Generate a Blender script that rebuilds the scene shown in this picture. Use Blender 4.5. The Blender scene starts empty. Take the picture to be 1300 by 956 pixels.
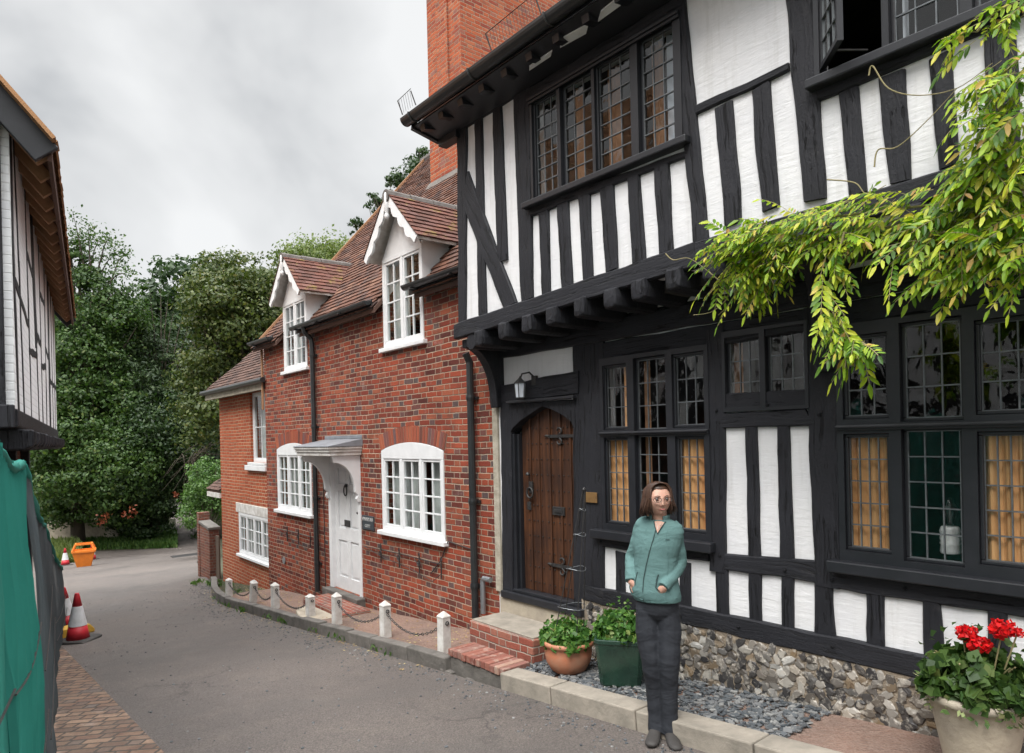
import bpy, math, random
import numpy as np
from mathutils import Vector, Matrix, noise
random.seed(7); rng = np.random.default_rng(7)
PI = math.pi
scene = bpy.context.scene
COL = scene.collection
rad = math.radians
U_ = random.uniform

# ------------------------------------------------------------------ camera survey
F, ROLL, ZC = 867.0, 0.023, 2.0
cR, sR = math.cos(ROLL), math.sin(ROLL)
def ray(px, py):
    a = (px-650)/F; b = (555-py)/F
    return (a*cR+b*sR, 1.0, -a*sR+b*cR)
def at(px, py, Y):
    r = ray(px, py); return Vector((r[0]*Y, Y, ZC+r[2]*Y))
class Plane:
    """a vertical facade: local x runs along it towards the viewer, y inwards, z up"""
    def __init__(p, ox, oy, dx, dy):
        L = math.hypot(dx, dy); p.o = (ox, oy); p.e = (-dx/L, -dy/L); p.i = (dy/L, -dx/L)
        p.rot = math.atan2(p.e[1], p.e[0])
    def f(p, px, py, y=0.0):
        r = ray(px, py)
        t = (y+p.o[0]*p.i[0]+p.o[1]*p.i[1])/(r[0]*p.i[0]+r[1]*p.i[1])
        X, Y = t*r[0]-p.o[0], t*r[1]-p.o[1]
        return (X*p.e[0]+Y*p.e[1], ZC+t*r[2])
    def w(p, x, y, z=0.0):
        return Vector((p.o[0]+x*p.e[0]+y*p.i[0], p.o[1]+x*p.e[1]+y*p.i[1], z))
G = Plane(.37, 6.4, -.8375, 1)                    # timber house, ground floor face
_b = G.w(G.f(612, 700)[0], 0)
B = Plane(_b[0], _b[1], -700/867., 1)             # brick cottage face
L = Plane(-3.85, 5.3, -.526, .85)                 # house on the left; its y points to the street
UP = -.45                                         # jettied upper storey of G

def sv(X, Y):
    return ((X-.37)*G.e[0]+(Y-6.4)*G.e[1], (X-.37)*G.i[0]+(Y-6.4)*G.i[1])
def gs(s):
    pts = [(-400, -1.0), (-90, -1.5), (-62, -3.5), (-34, -3.5), (-10, -.9), (0, -.1), (8, .5), (60, 1.5)]
    if s <= pts[0][0]: return pts[0][1]
    for (a, za), (b, zb) in zip(pts, pts[1:]):
        if s <= b:
            return za+(zb-za)*(s-a)/(b-a)
    return pts[-1][1]
def gz(X, Y): return gs(sv(X, Y)[0])

# ------------------------------------------------------------------ mesh helpers
class MB:
    def __init__(s): s.v=[]; s.f=[]; s.m=[]; s.uv={}
    def add(s, vs, fs, m=0):
        n=len(s.v); s.v += [tuple(p) for p in vs]
        for f in fs: s.f.append(tuple(i+n for i in f)); s.m.append(m)
        return s
    def poly(s, pts, m=0): return s.add(pts, [tuple(range(len(pts)))], m)
    def box(s, x0, x1, y0, y1, z0, z1, m=0, mat=None):
        v=[(x0,y0,z0),(x1,y0,z0),(x1,y1,z0),(x0,y1,z0),(x0,y0,z1),(x1,y0,z1),(x1,y1,z1),(x0,y1,z1)]
        if mat is not None: v=[tuple(mat @ Vector(p)) for p in v]
        return s.add(v, [(3,2,1,0),(4,5,6,7),(0,1,5,4),(1,2,6,5),(2,3,7,6),(3,0,4,7)], m)
    def bar(s, p0, p1, w, h, m=0, up=(0,0,1)):
        p0=Vector(p0); p1=Vector(p1); d=(p1-p0); Ln=d.length; d.normalize()
        u=Vector(up); x=d.cross(u)
        if x.length<1e-4: x=d.cross(Vector((0,1,0)))
        x.normalize(); u=x.cross(d)
        M=Matrix((x, d, u)).transposed().to_4x4(); M.translation=p0
        return s.box(-w/2, w/2, 0, Ln, -h/2, h/2, m, M)
    def prism(s, poly, y0, y1, m=0):
        """polygon in (x,z), extruded from y0 to y1"""
        n=len(poly)
        v=[(x,y0,z) for x,z in poly]+[(x,y1,z) for x,z in poly]
        fs=[tuple(range(n)), tuple(range(2*n-1,n-1,-1))]+[(i,i+n,(i+1)%n+n,(i+1)%n) for i in range(n)]
        return s.add(v, fs, m)
    def tube(s, path, r, seg=8, m=0, cap=True):
        path=[Vector(p) for p in path]; n=len(path)
        if not isinstance(r,(list,tuple)): r=[r]*n
        ref=Vector((0,0,1)); rings=[]; px=None
        for i,p in enumerate(path):
            d=(path[min(i+1,n-1)]-path[max(i-1,0)]).normalized()
            x=d.cross(ref) if px is None else px-d*px.dot(d)
            if x.length<1e-4: x=d.cross(Vector((1,0,0)))
            x.normalize(); px=x; y=d.cross(x)
            rings.append([p+x*math.cos(2*PI*k/seg)*r[i]+y*math.sin(2*PI*k/seg)*r[i] for k in range(seg)])
        vs=[q for R in rings for q in R]
        fs=[(i*seg+k, i*seg+(k+1)%seg, (i+1)*seg+(k+1)%seg, (i+1)*seg+k) for i in range(n-1) for k in range(seg)]
        if cap: fs += [tuple(range(seg-1,-1,-1)), tuple((n-1)*seg+k for k in range(seg))]
        return s.add(vs, fs, m)
    def lathe(s, prof, seg=24, c=(0,0,0), m=0):
        vs=[(c[0]+r*math.cos(2*PI*k/seg), c[1]+r*math.sin(2*PI*k/seg), c[2]+z) for r,z in prof for k in range(seg)]
        n=len(prof)
        fs=[(i*seg+k, i*seg+(k+1)%seg, (i+1)*seg+(k+1)%seg, (i+1)*seg+k) for i in range(n-1) for k in range(seg)]
        fs += [tuple(range(seg-1,-1,-1)), tuple((n-1)*seg+k for k in range(seg))]
        return s.add(vs, fs, m)
    def rings(s, R, m=0, cap=True):
        seg=len(R[0]); n=len(R)
        vs=[q for r in R for q in r]
        fs=[(i*seg+k, i*seg+(k+1)%seg, (i+1)*seg+(k+1)%seg, (i+1)*seg+k) for i in range(n-1) for k in range(seg)]
        if cap: fs += [tuple(range(seg-1,-1,-1)), tuple((n-1)*seg+k for k in range(seg))]
        return s.add(vs, fs, m)
    def build(s, name, mats, parent=None, smooth=False, bevel=0, loc=None, rotz=0, uv=True):
        me=bpy.data.meshes.new(name); me.from_pydata(s.v, [], s.f)
        if not isinstance(mats,(list,tuple)): mats=[mats]
        for m in mats: me.materials.append(m)
        if len(mats)>1: me.polygons.foreach_set('material_index', s.m)
        if smooth: me.polygons.foreach_set('use_smooth', [True]*len(s.f))
        if uv and len(me.polygons)<60000:
            L_=me.uv_layers.new(name='UVMap'); co=me.vertices
            for p in me.polygons:
                nn=p.normal
                if abs(nn.z)>.95: t=Vector((1,0,0)); b=Vector((0,1,0))
                else:
                    t=Vector((-nn.y,nn.x,0)).normalized()
                    b=nn.cross(t)
                    if b.z<0: b=-b
                for li in p.loop_indices:
                    c=co[me.loops[li].vertex_index].co
                    L_.data[li].uv=(c.dot(t), c.dot(b))
        if s.uv:
            L_=me.uv_layers.active
            for p in me.polygons:
                for li in p.loop_indices:
                    k=me.loops[li].vertex_index
                    if k in s.uv: L_.data[li].uv=s.uv[k]
        me.update()
        o=bpy.data.objects.new(name, me); COL.objects.link(o)
        if parent: o.parent=parent
        if loc is not None: o.location=loc
        o.rotation_euler.z=rotz
        if bevel:
            b=o.modifiers.new('b','BEVEL'); b.width=bevel; b.segments=2; b.limit_method='ANGLE'; b.angle_limit=rad(40)
            b.harden_normals=False
        return o
def empty(name, loc=(0,0,0), rz=0):
    o=bpy.data.objects.new(name, None); COL.objects.link(o); o.location=loc; o.rotation_euler.z=rz
    o.empty_display_size=.2; return o
def tag(o, label, cat, group=None):
    o['label']=label; o['category']=cat
    if group: o['group']=group
    return o
def structure(o): o['kind']='structure'; return o
def stuff(o, label=None, cat=None):
    o['kind']='stuff'
    if label: o['label']=label; o['category']=cat
    return o
def copy_tree(o, parent=None):
    c=o.copy(); COL.objects.link(c); c.parent=parent
    for ch in list(o.children): copy_tree(ch, c)
    return c

def wall_cells(mb, x0, x1, z0, z1, holes, y0, y1, m=0, mr=None):
    """slab in the x-z plane from y0 (front) to y1 with rectangular holes"""
    mr = m if mr is None else mr
    xs=sorted(set([x0,x1]+[min(max(h[k],x0),x1) for h in holes for k in (0,1)]))
    zs=sorted(set([z0,z1]+[min(max(h[k],z0),z1) for h in holes for k in (2,3)]))
    def solid(a,b):
        if a<0 or b<0 or a>=len(xs)-1 or b>=len(zs)-1: return False
        cx=(xs[a]+xs[a+1])/2; cz=(zs[b]+zs[b+1])/2
        return not any(h[0]<cx<h[1] and h[2]<cz<h[3] for h in holes)
    for a in range(len(xs)-1):
        for b in range(len(zs)-1):
            if not solid(a,b): continue
            A,Bx,C,D=xs[a],xs[a+1],zs[b],zs[b+1]
            mb.poly([(A,y0,C),(Bx,y0,C),(Bx,y0,D),(A,y0,D)],m)
            mb.poly([(A,y1,D),(Bx,y1,D),(Bx,y1,C),(A,y1,C)],m)
            if not solid(a-1,b): mb.poly([(A,y0,C),(A,y0,D),(A,y1,D),(A,y1,C)],mr)
            if not solid(a+1,b): mb.poly([(Bx,y0,D),(Bx,y0,C),(Bx,y1,C),(Bx,y1,D)],mr)
            if not solid(a,b-1): mb.poly([(A,y0,C),(A,y1,C),(Bx,y1,C),(Bx,y0,C)],mr)
            if not solid(a,b+1): mb.poly([(A,y0,D),(Bx,y0,D),(Bx,y1,D),(A,y1,D)],mr)
    return mb

# ------------------------------------------------------------------ material helpers
class NT:
    def __init__(s, name):
        s.mat=bpy.data.materials.new(name); s.mat.use_nodes=True; s.t=s.mat.node_tree
        s.t.nodes.clear(); s.out=s.n('ShaderNodeOutputMaterial')
    def n(s, typ, **kw):
        nd=s.t.nodes.new(typ)
        for k,v in kw.items():
            if k.startswith('i_'):
                key=k[2:].replace('_',' ')
                nd.inputs[key].default_value=v
            else: setattr(nd,k,v)
        return nd
    def l(s, a, b): s.t.links.new(a,b)
    def val(s, inp, v):
        if isinstance(v,(int,float)): inp.default_value=v
        elif isinstance(v,(tuple,list)): inp.default_value=tuple(v)+((1,) if len(v)==3 and inp.type=='RGBA' else ())
        else: s.l(v, inp)
    def math(s, op, a, b=0.0, c=None, clamp=False):
        nd=s.n('ShaderNodeMath', operation=op, use_clamp=clamp)
        s.val(nd.inputs[0],a); s.val(nd.inputs[1],b)
        if c is not None: s.val(nd.inputs[2],c)
        return nd.outputs[0]
    def mix(s, fac, a, b, blend='MIX'):
        nd=s.n('ShaderNodeMix', data_type='RGBA', blend_type=blend)
        s.val(nd.inputs[0],fac); s.val(nd.inputs[6],a); s.val(nd.inputs[7],b)
        return nd.outputs[2]
    def ramp(s, fac, stops, interp='LINEAR'):
        nd=s.n('ShaderNodeValToRGB'); cr=nd.color_ramp; cr.interpolation=interp
        while len(cr.elements)<len(stops): cr.elements.new(.5)
        for e,(p,c) in zip(cr.elements,stops):
            e.position=p; e.color=(c,c,c,1) if isinstance(c,(int,float)) else tuple(c)+(1,)
        s.l(fac, nd.inputs[0]); return nd.outputs[0]
    def coord(s, kind='Object', scale=(1,1,1), rot=(0,0,0), loc=(0,0,0)):
        tc=s.n('ShaderNodeTexCoord'); mp=s.n('ShaderNodeMapping')
        mp.inputs['Scale'].default_value=scale; mp.inputs['Rotation'].default_value=rot; mp.inputs['Location'].default_value=loc
        s.l(tc.outputs[kind], mp.inputs['Vector']); return mp.outputs[0]
    def noise(s, vec, scale, detail=4, rough=.55, out=0, dist=0):
        nd=s.n('ShaderNodeTexNoise'); nd.inputs['Scale'].default_value=scale; nd.inputs['Detail'].default_value=detail
        nd.inputs['Roughness'].default_value=rough; nd.inputs['Distortion'].default_value=dist
        s.l(vec, nd.inputs['Vector']); return nd.outputs[out]
    def bump(s, h, strength=.3, dist=.01, normal=None):
        nd=s.n('ShaderNodeBump'); nd.inputs['Strength'].default_value=strength; nd.inputs['Distance'].default_value=dist
        s.l(h, nd.inputs['Height'])
        if normal is not None: s.l(normal, nd.inputs['Normal'])
        return nd.outputs[0]
    def bsdf(s, color, rough=.7, normal=None, metal=0.0, spec=.5, **kw):
        nd=s.n('ShaderNodeBsdfPrincipled'); s.val(nd.inputs['Base Color'],color); s.val(nd.inputs['Roughness'],rough)
        s.val(nd.inputs['Metallic'],metal); nd.inputs['Specular IOR Level'].default_value=spec
        for k,v in kw.items(): s.val(nd.inputs[k.replace('_',' ')],v)
        if normal is not None: s.l(normal, nd.inputs['Normal'])
        s.l(nd.outputs[0], s.out.inputs[0]); return nd
def simple(name, c1, c2=None, scale=8, rough=.7, bump=.2, bscale=40, dist=.004, metal=0, coord='Object', spec=.5, stretch=(1,1,1), **kw):
    m=NT(name); c2=c2 or tuple(x*.75 for x in c1)
    v=m.coord(coord, stretch); n1=m.noise(v,scale,6,.6); n2=m.noise(v,bscale,5,.6)
    col=m.mix(m.ramp(n1,[(.3,0.),(.7,1.)]), c1, c2)
    m.bsdf(col, m.math('ADD', m.math('MULTIPLY',n2,.25), rough-.12), m.bump(n2,bump,dist), metal, spec, **kw)
    return m.mat

def brick_mat(name, reds, header, headprob, mortar, bl=.225, bh=.066, joint=.09, dirt=.35, pale=.3, rough=.85):
    m=NT(name); tc=m.n('ShaderNodeTexCoord')
    wob=m.noise(tc.outputs['Object'],1.3,2,.5,1); wob2=m.noise(tc.outputs['Object'],22,2,.5,1)
    vm=m.n('ShaderNodeVectorMath',operation='MULTIPLY_ADD'); m.l(wob,vm.inputs[0]); vm.inputs[1].default_value=(.03,.035,0); m.l(tc.outputs['UV'],vm.inputs[2])
    vm2=m.n('ShaderNodeVectorMath',operation='MULTIPLY_ADD'); m.l(wob2,vm2.inputs[0]); vm2.inputs[1].default_value=(.016,.012,0); m.l(vm.outputs[0],vm2.inputs[2])
    sp=m.n('ShaderNodeSeparateXYZ'); m.l(vm2.outputs[0],sp.inputs[0])
    ry=m.math('DIVIDE',sp.outputs[1],bh); row=m.math('FLOOR',ry); fy=m.math('FRACT',ry)
    par=m.math('MULTIPLY',m.math('FRACT',m.math('MULTIPLY',row,.5)),2)      # 0 / 1
    rj=m.n('ShaderNodeTexWhiteNoise',noise_dimensions='1D'); m.l(row,rj.inputs['W'])
    px=m.math('ADD',m.math('ADD',m.math('DIVIDE',sp.outputs[0],bl*1.5),m.math('MULTIPLY',par,.5)),m.math('MULTIPLY',rj.outputs[0],.12))
    cell=m.math('FLOOR',px); fx=m.math('FRACT',px)
    isH=m.math('GREATER_THAN',fx,.6667)
    dS=m.math('MINIMUM',fx,m.math('SUBTRACT',.6667,fx)); dH=m.math('MINIMUM',m.math('SUBTRACT',fx,.6667),m.math('SUBTRACT',1.,fx))
    dx=m.math('MULTIPLY',m.math('MAXIMUM',dS,dH),bl*1.5/bh); dy=m.math('MINIMUM',fy,m.math('SUBTRACT',1.,fy))
    d=m.math('MINIMUM',dx,dy)
    brick=m.n('ShaderNodeMapRange',interpolation_type='SMOOTHSTEP'); m.l(d,brick.inputs[0]); brick.inputs[1].default_value=joint*.45; brick.inputs[2].default_value=joint*1.3
    cid=m.n('ShaderNodeCombineXYZ'); m.l(cell,cid.inputs[0]); m.l(row,cid.inputs[1]); m.l(isH,cid.inputs[2])
    wn=m.n('ShaderNodeTexWhiteNoise',noise_dimensions='3D'); m.l(cid.outputs[0],wn.inputs['Vector'])
    base=m.ramp(wn.outputs[0],[(i/(len(reds)-1),c) for i,c in enumerate(reds)])
    wn2=m.n('ShaderNodeTexWhiteNoise',noise_dimensions='4D'); m.l(cid.outputs[0],wn2.inputs['Vector']); wn2.inputs['W'].default_value=3.3
    isg=m.math('MULTIPLY',isH,m.math('LESS_THAN',wn2.outputs[0],headprob))
    isg2=m.math('MAXIMUM',isg,m.math('LESS_THAN',wn2.outputs[0],headprob*.12))
    base=m.mix(m.math('MULTIPLY',isg2,m.ramp(wn.outputs[0],[(0.,.45),(1.,1.)])),base,m.mix(m.noise(tc.outputs['Object'],7,3,.6),header,tuple(x*1.7 for x in header)))
    v=tc.outputs['Object']
    fine=m.noise(v,55,6,.7); big=m.noise(v,.9,5,.6); mid=m.noise(v,4.5,5,.65)
    base=m.mix(m.ramp(fine,[(.3,.0),(.75,.55)]),base,m.mix(1.,base,(.45,.42,.42),'MULTIPLY'))
    base=m.mix(m.math('MULTIPLY',m.ramp(mid,[(.52,0.),(.72,1.)]),dirt),base,(.10,.055,.045))
    base=m.mix(m.math('MULTIPLY',m.ramp(m.noise(v,3.1,7,.75),[(.58,0.),(.75,1.)]),pale),base,(.50,.44,.40))
    base=m.mix(m.math('MULTIPLY',m.ramp(m.noise(v,.75,5,.62),[(.45,0.),(.66,1.)]),dirt*.75),base,m.mix(1.,base,(.50,.42,.45),'MULTIPLY'))
    mort=m.mix(m.ramp(big,[(.35,0.),(.65,1.)]),mortar,tuple(x*.6 for x in mortar))
    col=m.mix(brick.outputs[0],mort,base)
    h=m.math('ADD',m.math('MULTIPLY',brick.outputs[0],1.),m.math('ADD',m.math('MULTIPLY',fine,.5),m.math('MULTIPLY',wn.outputs[0],.35)))
    m.bsdf(col, rough, m.bump(h,.85,.010), 0, .15)
    return m.mat

def timber_mat(name, c=(.014,.0145,.018)):
    m=NT(name); tc=m.n('ShaderNodeTexCoord')
    mp=m.n('ShaderNodeMapping'); mp.inputs['Scale'].default_value=(38,2.2,1); m.l(tc.outputs['UV'],mp.inputs[0])
    ob=tc.outputs['Object']
    vm=m.n('ShaderNodeVectorMath',operation='MULTIPLY_ADD'); m.l(m.noise(ob,3,3,.5,1),vm.inputs[0]); vm.inputs[1].default_value=(2.2,2.2,0); m.l(mp.outputs[0],vm.inputs[2])
    g=m.noise(vm.outputs[0],1,6,.7); crack=m.ramp(g,[(.34,0.),(.44,1.)]); fine=m.noise(ob,60,4,.6)
    n=m.noise(ob,2.5,4,.6)
    col=m.mix(m.ramp(n,[(.3,0.),(.7,1.)]),c,tuple(x*1.6 for x in c))
    col=m.mix(crack,tuple(x*.35 for x in c),col)
    col=m.mix(m.math('MULTIPLY',m.ramp(m.noise(ob,9,6,.75),[(.60,0.),(.78,1.)]),.35),col,(.10,.095,.095))
    h=m.math('ADD',m.math('MULTIPLY',crack,.8),m.math('ADD',m.math('MULTIPLY',g,.7),m.math('MULTIPLY',fine,.25)))
    m.bsdf(col, m.math('ADD',m.math('MULTIPLY',g,.35),.42), m.bump(h,.95,.012),0,.28)
    return m.mat

def plaster_mat(name, c=(.78,.78,.79), ghost=False, bumpd=.012):
    m=NT(name); v=m.coord('Object'); tc=m.n('ShaderNodeTexCoord')
    n1=m.noise(v,2.2,5,.55); n2=m.noise(v,38,5,.6); n3=m.noise(v,9,4,.5,0,.6)
    col=m.mix(m.ramp(n1,[(.35,0.),(.75,1.)]),c,(c[0]*.86,c[1]*.865,c[2]*.89))
    col=m.mix(m.math('MULTIPLY',m.ramp(m.noise(v,6,7,.75),[(.6,0.),(.82,1.)]),.35),col,(.42,.41,.38))
    n4=m.noise(m.coord('Object',(.7,1,4.5),(0,.35,0)),7,5,.6,0,.8)
    h=m.math('ADD',m.math('ADD',m.math('MULTIPLY',n3,.9),m.math('MULTIPLY',n4,.9)),m.math('MULTIPLY',n2,.25))
    st=m.noise(m.coord('Object',(9,9,.9)),1.6,5,.65)
    col=m.mix(m.math('MULTIPLY',m.ramp(st,[(.52,0.),(.75,1.)]),.30),col,(.40,.39,.36))
    if ghost:
        b=m.n('ShaderNodeTexBrick'); m.l(tc.outputs['UV'],b.inputs[0]); b.inputs['Scale'].default_value=1; b.inputs['Brick Width'].default_value=.23; b.inputs['Row Height'].default_value=.07
        b.inputs['Mortar Size'].default_value=.007; b.inputs['Mortar Smooth'].default_value=.6
        h=m.math('ADD',h,m.math('MULTIPLY',m.math('SUBTRACT',1.,b.outputs['Fac']),.9))
        col=m.mix(m.math('MULTIPLY',b.outputs['Fac'],.28),col,(.35,.34,.34))
    m.bsdf(col,.75,m.bump(h,.5,bumpd*.75),0,.3)
    return m.mat

def island_mat(name, stops, rough=.85, bump=.4, bscale=60, over=None, trans=0, dist=.004, spec=.35, noisec=.25):
    m=NT(name); g=m.n('ShaderNodeNewGeometry'); v=m.coord('Object')
    col=m.ramp(g.outputs['Random Per Island'],stops)
    n=m.noise(v,bscale,5,.65)
    col=m.mix(m.math('MULTIPLY',n,noisec*2),col,m.mix(1.,col,(.45,.45,.45),'MULTIPLY'))
    if over:
        sc,lo,hi,amt,oc=over
        col=m.mix(m.math('MULTIPLY',m.ramp(m.noise(v,sc,6,.7),[(lo,0.),(hi,1.)]),amt),col,oc)
    p=m.bsdf(col,rough,m.bump(n,bump,dist) if bump else None,0,spec)
    if trans:
        tr=m.n('ShaderNodeBsdfTranslucent'); m.l(m.mix(1.,col,(1.3,1.5,.7),'MULTIPLY'),tr.inputs[0])
        mx=m.n('ShaderNodeMixShader'); mx.inputs[0].default_value=trans
        m.l(p.outputs[0],mx.inputs[1]); m.l(tr.outputs[0],mx.inputs[2]); m.l(mx.outputs[0],m.out.inputs[0])
    return m.mat

def glass_mat(name, ior=1.9, tint=(.85,.9,.9), wav=.15):
    m=NT(name); v=m.coord('Object')
    nb=m.bump(m.noise(v,5,3,.5),wav,.02)
    ge=m.n('ShaderNodeNewGeometry'); fr=m.n('ShaderNodeFresnel'); m.l(m.math('ADD',ior,m.math('MULTIPLY',ge.outputs['Backfacing'],1/ior-ior)),fr.inputs[0]); m.l(nb,fr.inputs[1])
    tr=m.n('ShaderNodeBsdfTransparent'); tr.inputs[0].default_value=tint+(1,)
    gl=m.n('ShaderNodeBsdfGlossy'); gl.inputs['Roughness'].default_value=.015; m.l(nb,gl.inputs['Normal'])
    mx=m.n('ShaderNodeMixShader'); m.l(fr.outputs[0],mx.inputs[0]); m.l(tr.outputs[0],mx.inputs[1]); m.l(gl.outputs[0],mx.inputs[2])
    m.l(mx.outputs[0],m.out.inputs[0]); return m.mat

M={}
REDS=[(.12,.040,.034),(.30,.066,.040),(.40,.092,.050),(.24,.055,.038),(.42,.13,.072),(.17,.050,.040)]
M['brick']=brick_mat('old_red_brick',REDS,(.085,.066,.066),.34,(.46,.37,.28),dirt=.8,pale=.55)
M['brick_new']=brick_mat('orange_red_brick',[(.36,.075,.035),(.46,.11,.05),(.50,.13,.06),(.40,.085,.04)],(.30,.09,.05),.2,(.55,.44,.30),joint=.11,dirt=.15,pale=.12)
M['brick_chim']=brick_mat('chimney_brick',[(.40,.085,.04),(.50,.14,.065),(.46,.12,.055),(.30,.07,.045),(.52,.18,.09)],(.22,.10,.08),.3,(.42,.33,.24),dirt=.4,pale=.25)
M['brick_step']=brick_mat('step_brick',[(.28,.085,.06),(.36,.12,.085),(.22,.08,.065),(.40,.17,.12)],(.14,.08,.07),.4,(.42,.36,.30),bl=.2,bh=.07,dirt=.4,pale=.8)
M['brick_garden']=brick_mat('garden_brick',[(.17,.07,.05),(.22,.09,.06),(.26,.10,.07),(.14,.06,.05)],(.12,.07,.06),.3,(.26,.22,.18),dirt=.5,pale=.3)
M['timber']=timber_mat('black_painted_oak')
M['frame']=simple('black_paint',(.013,.0145,.018),(.02,.021,.026),6,.42,.15,70,.003)
M['plaster']=plaster_mat('white_limewash')
M['ghost']=plaster_mat('white_painted_brick',(.86,.87,.88),True)
M['white']=simple('white_gloss_paint',(.80,.81,.82),(.70,.71,.72),7,.4,.12,30,.003)
M['white_old']=simple('worn_white_paint',(.74,.73,.71),(.45,.42,.38),9,.6,.5,45,.006)
M['cream']=simple('crumbling_lime_render',(.50,.46,.38),(.30,.27,.21),10,.9,.8,35,.015)
M['stone']=simple('pale_stone',(.46,.40,.31),(.30,.26,.21),5,.85,.5,30,.01)
M['kerb']=simple('weathered_kerb_stone',(.17,.155,.14),(.085,.078,.07),6,.9,.7,26,.014)
M['paver']=simple('light_kerb_slab',(.34,.30,.25),(.20,.18,.15),6,.9,.5,30,.01)
M['iron']=simple('black_iron',(.018,.018,.02),(.04,.038,.036),18,.5,.4,60,.003)
M['gutter']=simple('black_plastic_gutter',(.016,.018,.02),(.03,.032,.033),6,.38,.1,40,.002)
M['lead']=simple('lead_came',(.20,.215,.225),(.10,.11,.12),12,.5,.2,60,.002,.5)
M['leadsheet']=simple('grey_lead_sheet',(.28,.30,.33),(.18,.19,.21),6,.5,.4,20,.006,.2)
M['glass']=glass_mat('leaded_glass',1.7,(.97,.98,.97))
M['glass2']=glass_mat('casement_glass',1.55,(.9,.94,.93),.08)
M['dark']=simple('dark_interior',(.05,.045,.04),(.03,.028,.026),3,.9,.1)
M['curtain']=simple('orange_brown_curtain',(.74,.44,.21),(.62,.31,.12),2.2,.9,.2,60,.002)
M['curtain_tan']=simple('tan_curtain',(.34,.19,.11),(.22,.11,.06),5,.9,.2,60,.002)
M['net']=simple('grey_net_curtain',(.62,.63,.62),(.42,.44,.44),4,.9,.2,60,.002)
M['sheet']=simple('white_curtain',(.62,.66,.72),(.5,.54,.6),3,.8,.1)
M['brass']=simple('worn_brass',(.42,.25,.10),(.28,.16,.07),20,.45,.2,60,.002,.6)
M['terracotta']=simple('terracotta',(.50,.16,.075),(.42,.23,.15),7,.75,.25,30,.006)
M['glaze']=simple('dark_green_glaze',(.020,.055,.036),(.012,.03,.022),7,.25,.3,25,.005)
M['soil']=simple('soil',(.04,.028,.02),None,20,.95,.8,60,.02)
M['bark']=simple('bark',(.10,.08,.06),(.055,.045,.035),6,.95,.9,22,.03,stretch=(1,1,.25))
M['twig']=simple('vine_stem',(.34,.28,.15),(.22,.20,.09),12,.8,.3,60,.002)
M['red']=simple('cone_red',(.55,.018,.03),(.40,.02,.03),8,.5,.15,40,.003)
M['reflective']=simple('cone_white_sleeve',(.66,.67,.68),(.50,.50,.50),10,.4,.1,50,.002)
M['rubber']=simple('black_rubber',(.03,.03,.03),(.06,.055,.05),10,.85,.4,50,.005)
M['orange']=simple('orange_plastic',(.72,.20,.02),(.55,.15,.02),4,.45,.15,30,.003)
M['yellow']=simple('yellow_plastic',(.62,.36,.03),(.45,.26,.04),8,.6,.2,40,.003)
M['galv']=simple('galvanised_steel',(.36,.38,.40),(.24,.26,.28),14,.42,.2,60,.002,.7)
M['slate']=simple('slate_plaque',(.035,.045,.055),(.05,.06,.07),14,.5,.2,60,.002)
M['letter']=simple('pale_lettering',(.6,.6,.58),(.5,.5,.5),20,.7,.1)
M['skin']=simple('skin',(.56,.33,.25),(.50,.27,.20),9,.5,.06,80,.001, Subsurface_Weight=.08)
M['lip']=simple('lips',(.34,.10,.09),(.30,.09,.08),9,.45,.05)
M['eye']=simple('eye_white',(.10,.075,.065),None,9,.25,.0)
M['iris']=simple('dark_iris',(.02,.015,.012),None,9,.2,.0)
M['hair']=simple('dark_brown_hair',(.030,.015,.010),(.080,.038,.022),22,.42,.4,90,.002,stretch=(1,1,.15))
M['fleece']=simple('teal_fleece',(.092,.178,.170),(.075,.150,.146),5,.95,.5,160,.003,spec=.15)
M['fleece_dark']=simple('dark_teal_trim',(.03,.06,.06),None,5,.8,.2,60,.002)
M['trouser']=simple('charcoal_trousers',(.035,.038,.046),(.026,.028,.035),6,.8,.3,50,.004,spec=.25)
def cloth(name,c1,c2,wr,fine,rough):
    m=NT(name); v=m.coord('Object',(1,1,2.2),(0,.5,0)); f=m.noise(m.coord('Object'),170,3,.6)
    a=m.noise(v,3.5,2,.5,0,1.2); b=m.noise(m.coord('Object',(1,1,1.7),(0,-.7,0)),5,2,.5,0,1.)
    r=m.math('ADD',m.ramp(a,[(.35,0.),(.5,1.),(.65,0.)]),m.math('MULTIPLY',m.ramp(b,[(.4,0.),(.52,.7),(.64,0.)]),1.))
    n=m.bump(f,fine,.003); n=m.bump(r,wr,.012,n)
    m.bsdf(m.mix(m.noise(m.coord('Object'),5,4,.6),c1,c2),rough,n,0,.2); return m.mat
M['fleece']=cloth('teal_fleece',(.115,.205,.200),(.095,.175,.172),.20,.5,.95)
M['trouser']=cloth('charcoal_trousers',(.033,.036,.043),(.022,.024,.030),.18,.3,.75)
M['shoe']=simple('dark_walking_shoe',(.04,.036,.034),None,12,.7,.4,60,.004)
M['silver']=simple('silver',(.6,.6,.6),None,10,.3,.05,30,.001,.9)
M['petal']=island_mat('red_petals',[(0,(.55,.004,.008)),(.6,(.80,.012,.012)),(1,(.62,.006,.02))],.55,0,trans=.2)
M['wood_rafter']=simple('brown_rafter',(.44,.25,.14),(.32,.17,.09),8,.8,.5,40,.006)
M['wood_dark']=simple('dark_roof_boards',(.12,.055,.03),(.07,.035,.022),8,.85,.4,40,.005)
M['wood_garden']=simple('weathered_fence_wood',(.12,.085,.06),(.075,.055,.042),7,.9,.6,30,.008,stretch=(1,1,.3))
def tile(name, stops, over): return island_mat(name,stops,.88,.6,70,over,dist=.006,noisec=.35)
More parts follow.
